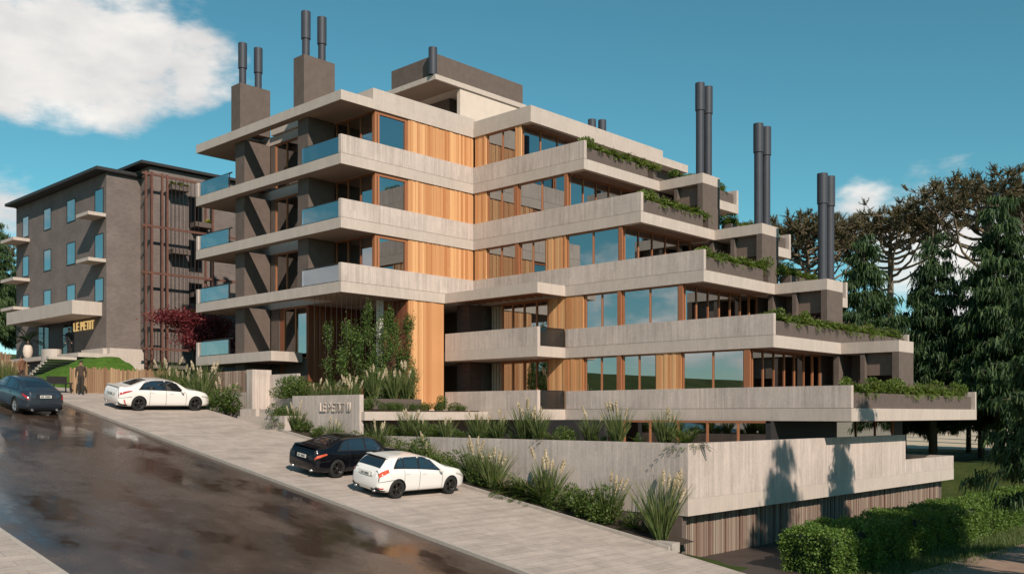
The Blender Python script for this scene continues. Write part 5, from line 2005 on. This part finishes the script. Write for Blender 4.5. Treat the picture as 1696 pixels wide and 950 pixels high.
# ---- araucarias: umbrella crowns of upturned boughs ending in spiky fingers
def araucaria_mesh(seed, H, R, crown_h):
    rr = random.Random(seed)
    r = np_rng(seed)
    mb = MB()
    zc = H - crown_h
    mb.tube([(0, 0, 0), (0.1, 0.05, zc * 0.6), (0, 0, zc), (0.05, 0, H - 1.0)], [0.42, 0.34, 0.28, 0.10], 9)
    fing_p, fing_d, fing_l = [], [], []

    def tuft(e, d, nf, L):
        for _ in range(nf):
            dd = Vector((rr.gauss(0, 1), rr.gauss(0, 1), rr.gauss(0.45, 0.6))) + d * 0.9
            dd.normalize()
            fing_p.append(tuple(e))
            fing_d.append(tuple(dd))
            fing_l.append(L * rr.uniform(0.6, 1.15))

    nbough = 26
    for i in range(nbough):
        a = 2 * PI * i * 0.381966 + rr.uniform(-0.25, 0.25)
        f = (i / (nbough - 1)) ** 0.8
        z0 = zc + (crown_h - 2.2) * f
        Rb = R * (1.0 - 0.75 * f ** 1.6) * rr.uniform(0.72, 1.05)
        pts = [Vector((0, 0, z0))]
        m = 7
        # flat umbrella: bough ends all rise close to the top plane
        zt = H - 0.5 - 1.5 * (Rb / R) ** 2.2 - rr.uniform(0.0, 0.7)
        for q in range(1, m + 1):
            s = q / m
            rad = Rb * (s ** 0.9)
            z = z0 + (zt - z0) * (s ** 1.5) - 0.4 * math.sin(PI * s) * (1 - f)
            pts.append(Vector((math.cos(a + 0.25 * s) * rad + rr.gauss(0, 0.10), math.sin(a + 0.25 * s) * rad + rr.gauss(0, 0.10), z)))
        mb.tube(pts, [0.14 - 0.10 * q / m for q in range(m + 1)], 6, cap=False)
        for q in range(5, m + 1):
            for _ in range(4 if q > 4 else 2):
                d0 = Vector((rr.gauss(0, 1.0), rr.gauss(0, 1.0), rr.uniform(0.15, 0.8))).normalized()
                L = rr.uniform(0.5, 1.5)
                e = pts[q] + d0 * L
                e.z = min(e.z, H + rr.uniform(-0.2, 0.2))
                mb.tube([pts[q], pts[q] + d0 * L * 0.55 + Vector((0, 0, -0.10)), e], [0.05, 0.038, 0.022], 4, cap=False)
                tuft(e, d0, 8, 0.68)
                tuft(pts[q] + d0 * L * 0.6, d0, 2, 0.5)
    P0 = np.array(fing_p)
    D = np.array(fing_d)
    D[:, 2] = np.maximum(D[:, 2], -0.25)
    D = unit(D)
    Ls = np.array(fing_l)
    out = []
    m = 5
    p, d = P0.copy(), D.copy()
    for q in range(m):
        d = unit(d + np.array([0, 0, 0.10]))
        nxt = p + d * (Ls / m)[:, None]
        for kk in range(2):
            dirn = unit(d * 0.9 + r.normal(size=d.shape) * 0.75)
            b = p + (nxt - p) * r.uniform(0, 1, (len(p), 1))
            out.append(strands(r, b, dirn, 0.20, 0.062, 0.0, 1))
        w = 0.075 * (1 - q / (m + 1))
        sd = unit(np.cross(d, r.normal(size=d.shape)))
        out.append(np.stack([p - sd * w, p + sd * w, nxt + sd * w * 0.8, nxt - sd * w * 0.8], 1))
        p = nxt
    return mb.mesh("trunk", BARKP), quads_mesh("crown", np.concatenate(out), L_ARAU)


ARA = [araucaria_mesh(601, 21.5, 7.8, 7.0), araucaria_mesh(602, 20.0, 6.2, 6.0)]


def araucaria(loc, label, s, v, rz, group="araucarias behind the spruces"):
    t = thing("araucaria_tree", label, "tree", loc, rz, group)
    t.scale = (s, s, s)
    obj("trunk", ARA[v][0], t)
    obj("crown", ARA[v][1], t)


for i, (x, y, s, v, lab) in enumerate((
        (-36.3, 73.5, 0.94, 1, "umbrella-crowned araucaria just right of the tall middle flue"),
        (-32.0, 79.7, 0.92, 0, "broad araucaria rising between the two left spruces"),
        (-25.0, 81.0, 1.0, 0, "tallest araucaria above the right-hand spruces"),
        (-45.0, 77.0, 0.93, 1, "araucaria seen between the upper terraces and flues"),
        (-20.5, 84.0, 1.04, 1, "araucaria cut by the right edge of the picture"))):
    araucaria((x, y, GB - 0.1), lab, s, v, i * 2.1 + 0.4)
araucaria((-101.0, 31.0, street(-101) - 3), "araucaria beyond the roof of brick house at left", 0.72, 0, 1.0, "trees at far left")

# ---- clipped hedge beside the drive
hx0, hx1, hy0, hy1, hz0, hz1 = -14.25, -12.5, 27.0, 49.0, -4.95, -3.55
hd = thing("clipped_hedge", "dense clipped green hedge along the lower drive", "hedge", ((hx0 + hx1) / 2, (hy0 + hy1) / 2, hz0))
r = np_rng(901)
n = 75000
LX, LY, LZ = hx1 - hx0, hy1 - hy0, hz1 - hz0
A = np.array([LY * LZ, LY * LZ, LX * LZ, LX * LY])
k = r.choice(4, n, p=A / A.sum())
u, v = r.uniform(0, 1, n), r.uniform(0, 1, n)
C = np.zeros((n, 3))
Nn = np.zeros((n, 3))
for q, (ax, sgn) in enumerate(((0, -1), (0, 1), (1, -1), (2, 1))):
    mk = k == q
    if ax == 0:
        C[mk] = np.stack([np.full(mk.sum(), sgn * LX / 2), (u[mk] - 0.5) * LY, v[mk] * LZ], 1)
    elif ax == 1:
        C[mk] = np.stack([(u[mk] - 0.5) * LX, np.full(mk.sum(), sgn * LY / 2), v[mk] * LZ], 1)
    else:
        C[mk] = np.stack([(u[mk] - 0.5) * LX, (v[mk] - 0.5) * LY, np.full(mk.sum(), LZ)], 1)
    Nn[mk, ax] = sgn
wob = 0.07 * np.sin(C[:, 1] * 1.3 + 1.0) + 0.06 * np.sin(C[:, 1] * 3.1 + C[:, 2] * 3.0) + 0.05 * np.sin(C[:, 0] * 6.0 + C[:, 1] * 7.3)
C += Nn * (wob[:, None] + r.normal(0, 0.055, (n, 1)))
# round the top edges
edge = np.clip((np.abs(C[:, 0]) - LX * 0.36) / (LX * 0.14), 0, 1.3)
C[:, 2] -= np.where(C[:, 2] > LZ * 0.75, 0.16 * edge ** 2, 0)
obj("foliage", quads_mesh("foliage", leaves(r, C, 0.085, 0.6, 0.2, Nn, 0.9), L_HEDGE), hd)
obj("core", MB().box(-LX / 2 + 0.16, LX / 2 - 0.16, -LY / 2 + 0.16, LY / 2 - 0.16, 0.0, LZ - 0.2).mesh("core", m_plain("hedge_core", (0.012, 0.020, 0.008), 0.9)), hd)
for i in range(12):
    obj("stem", MB().tube([(0, 0, 0), (0.05, 0.04, 0.6), (0, 0, LZ - 0.3)], [0.04, 0.035, 0.02], 6).mesh("stem", BARK), hd, (0, -LY / 2 + 0.9 + i * 1.75, 0.0))

# grass tufts between hedge and brown path
r = np_rng(950)
n = 5000
P0 = np.stack([r.uniform(-12.5, -10.4, n), r.uniform(27, 46, n), np.full(n, -4.98)], 1)
D = unit(r.normal(size=(n, 3)) * 0.35 + np.array([0, 0, 1.0]))
tag(obj("rough_grass", quads_mesh("rough_grass", strands(r, P0, D, 0.30, 0.022, 0.2, 2), L_GRASS)), "rough grass strip between hedge and brown path", None, None, "stuff")

# yellow plants in the steel frame, palm in the urn
for i, (y, z, s) in enumerate(((30.45, 15.1, 0.42), (31.0, 15.1, 0.40), (31.4, 15.1, 0.36), (33.0, 12.95, 0.42), (31.9, 6.75, 0.5))):
    t = thing("yellow_plant", ("yellow-green plant at the top left of the steel frame", "yellow-green plant at the top middle of the steel frame", "yellow-green plant at the top right of the steel frame",
                               "yellow-green plant in the second planter of the steel frame", "yellow plant low in the steel frame above the maple")[i], "plant", (-59.7, y, z), i * 1.1, "plants in the steel frame")
    t.scale = (s * 1.3,) * 3
    obj("foliage", quads_mesh("foliage", np.concatenate([frond_leaves(700 + i, 22, 0.7, 0.2, 0.3), shrub_leaves(720 + i, 0.3, 0.3, 0.25, 160, 0.14)]), L_YEL), t)
t = thing("palm_plant", "dark palm growing in the pale terrace urn", "plant", (-70.9, 25.4, 5.05))
obj("foliage", quads_mesh("foliage", frond_leaves(730, 20, 1.5, 0.35, 0.4), L_PALM), t)
obj("stem", MB().tube([(0, 0, -0.3), (0, 0, 0.2)], 0.08, 8).mesh("stem", BARK), t)
# trees seen only in the window reflections and beyond the road stay as meadow
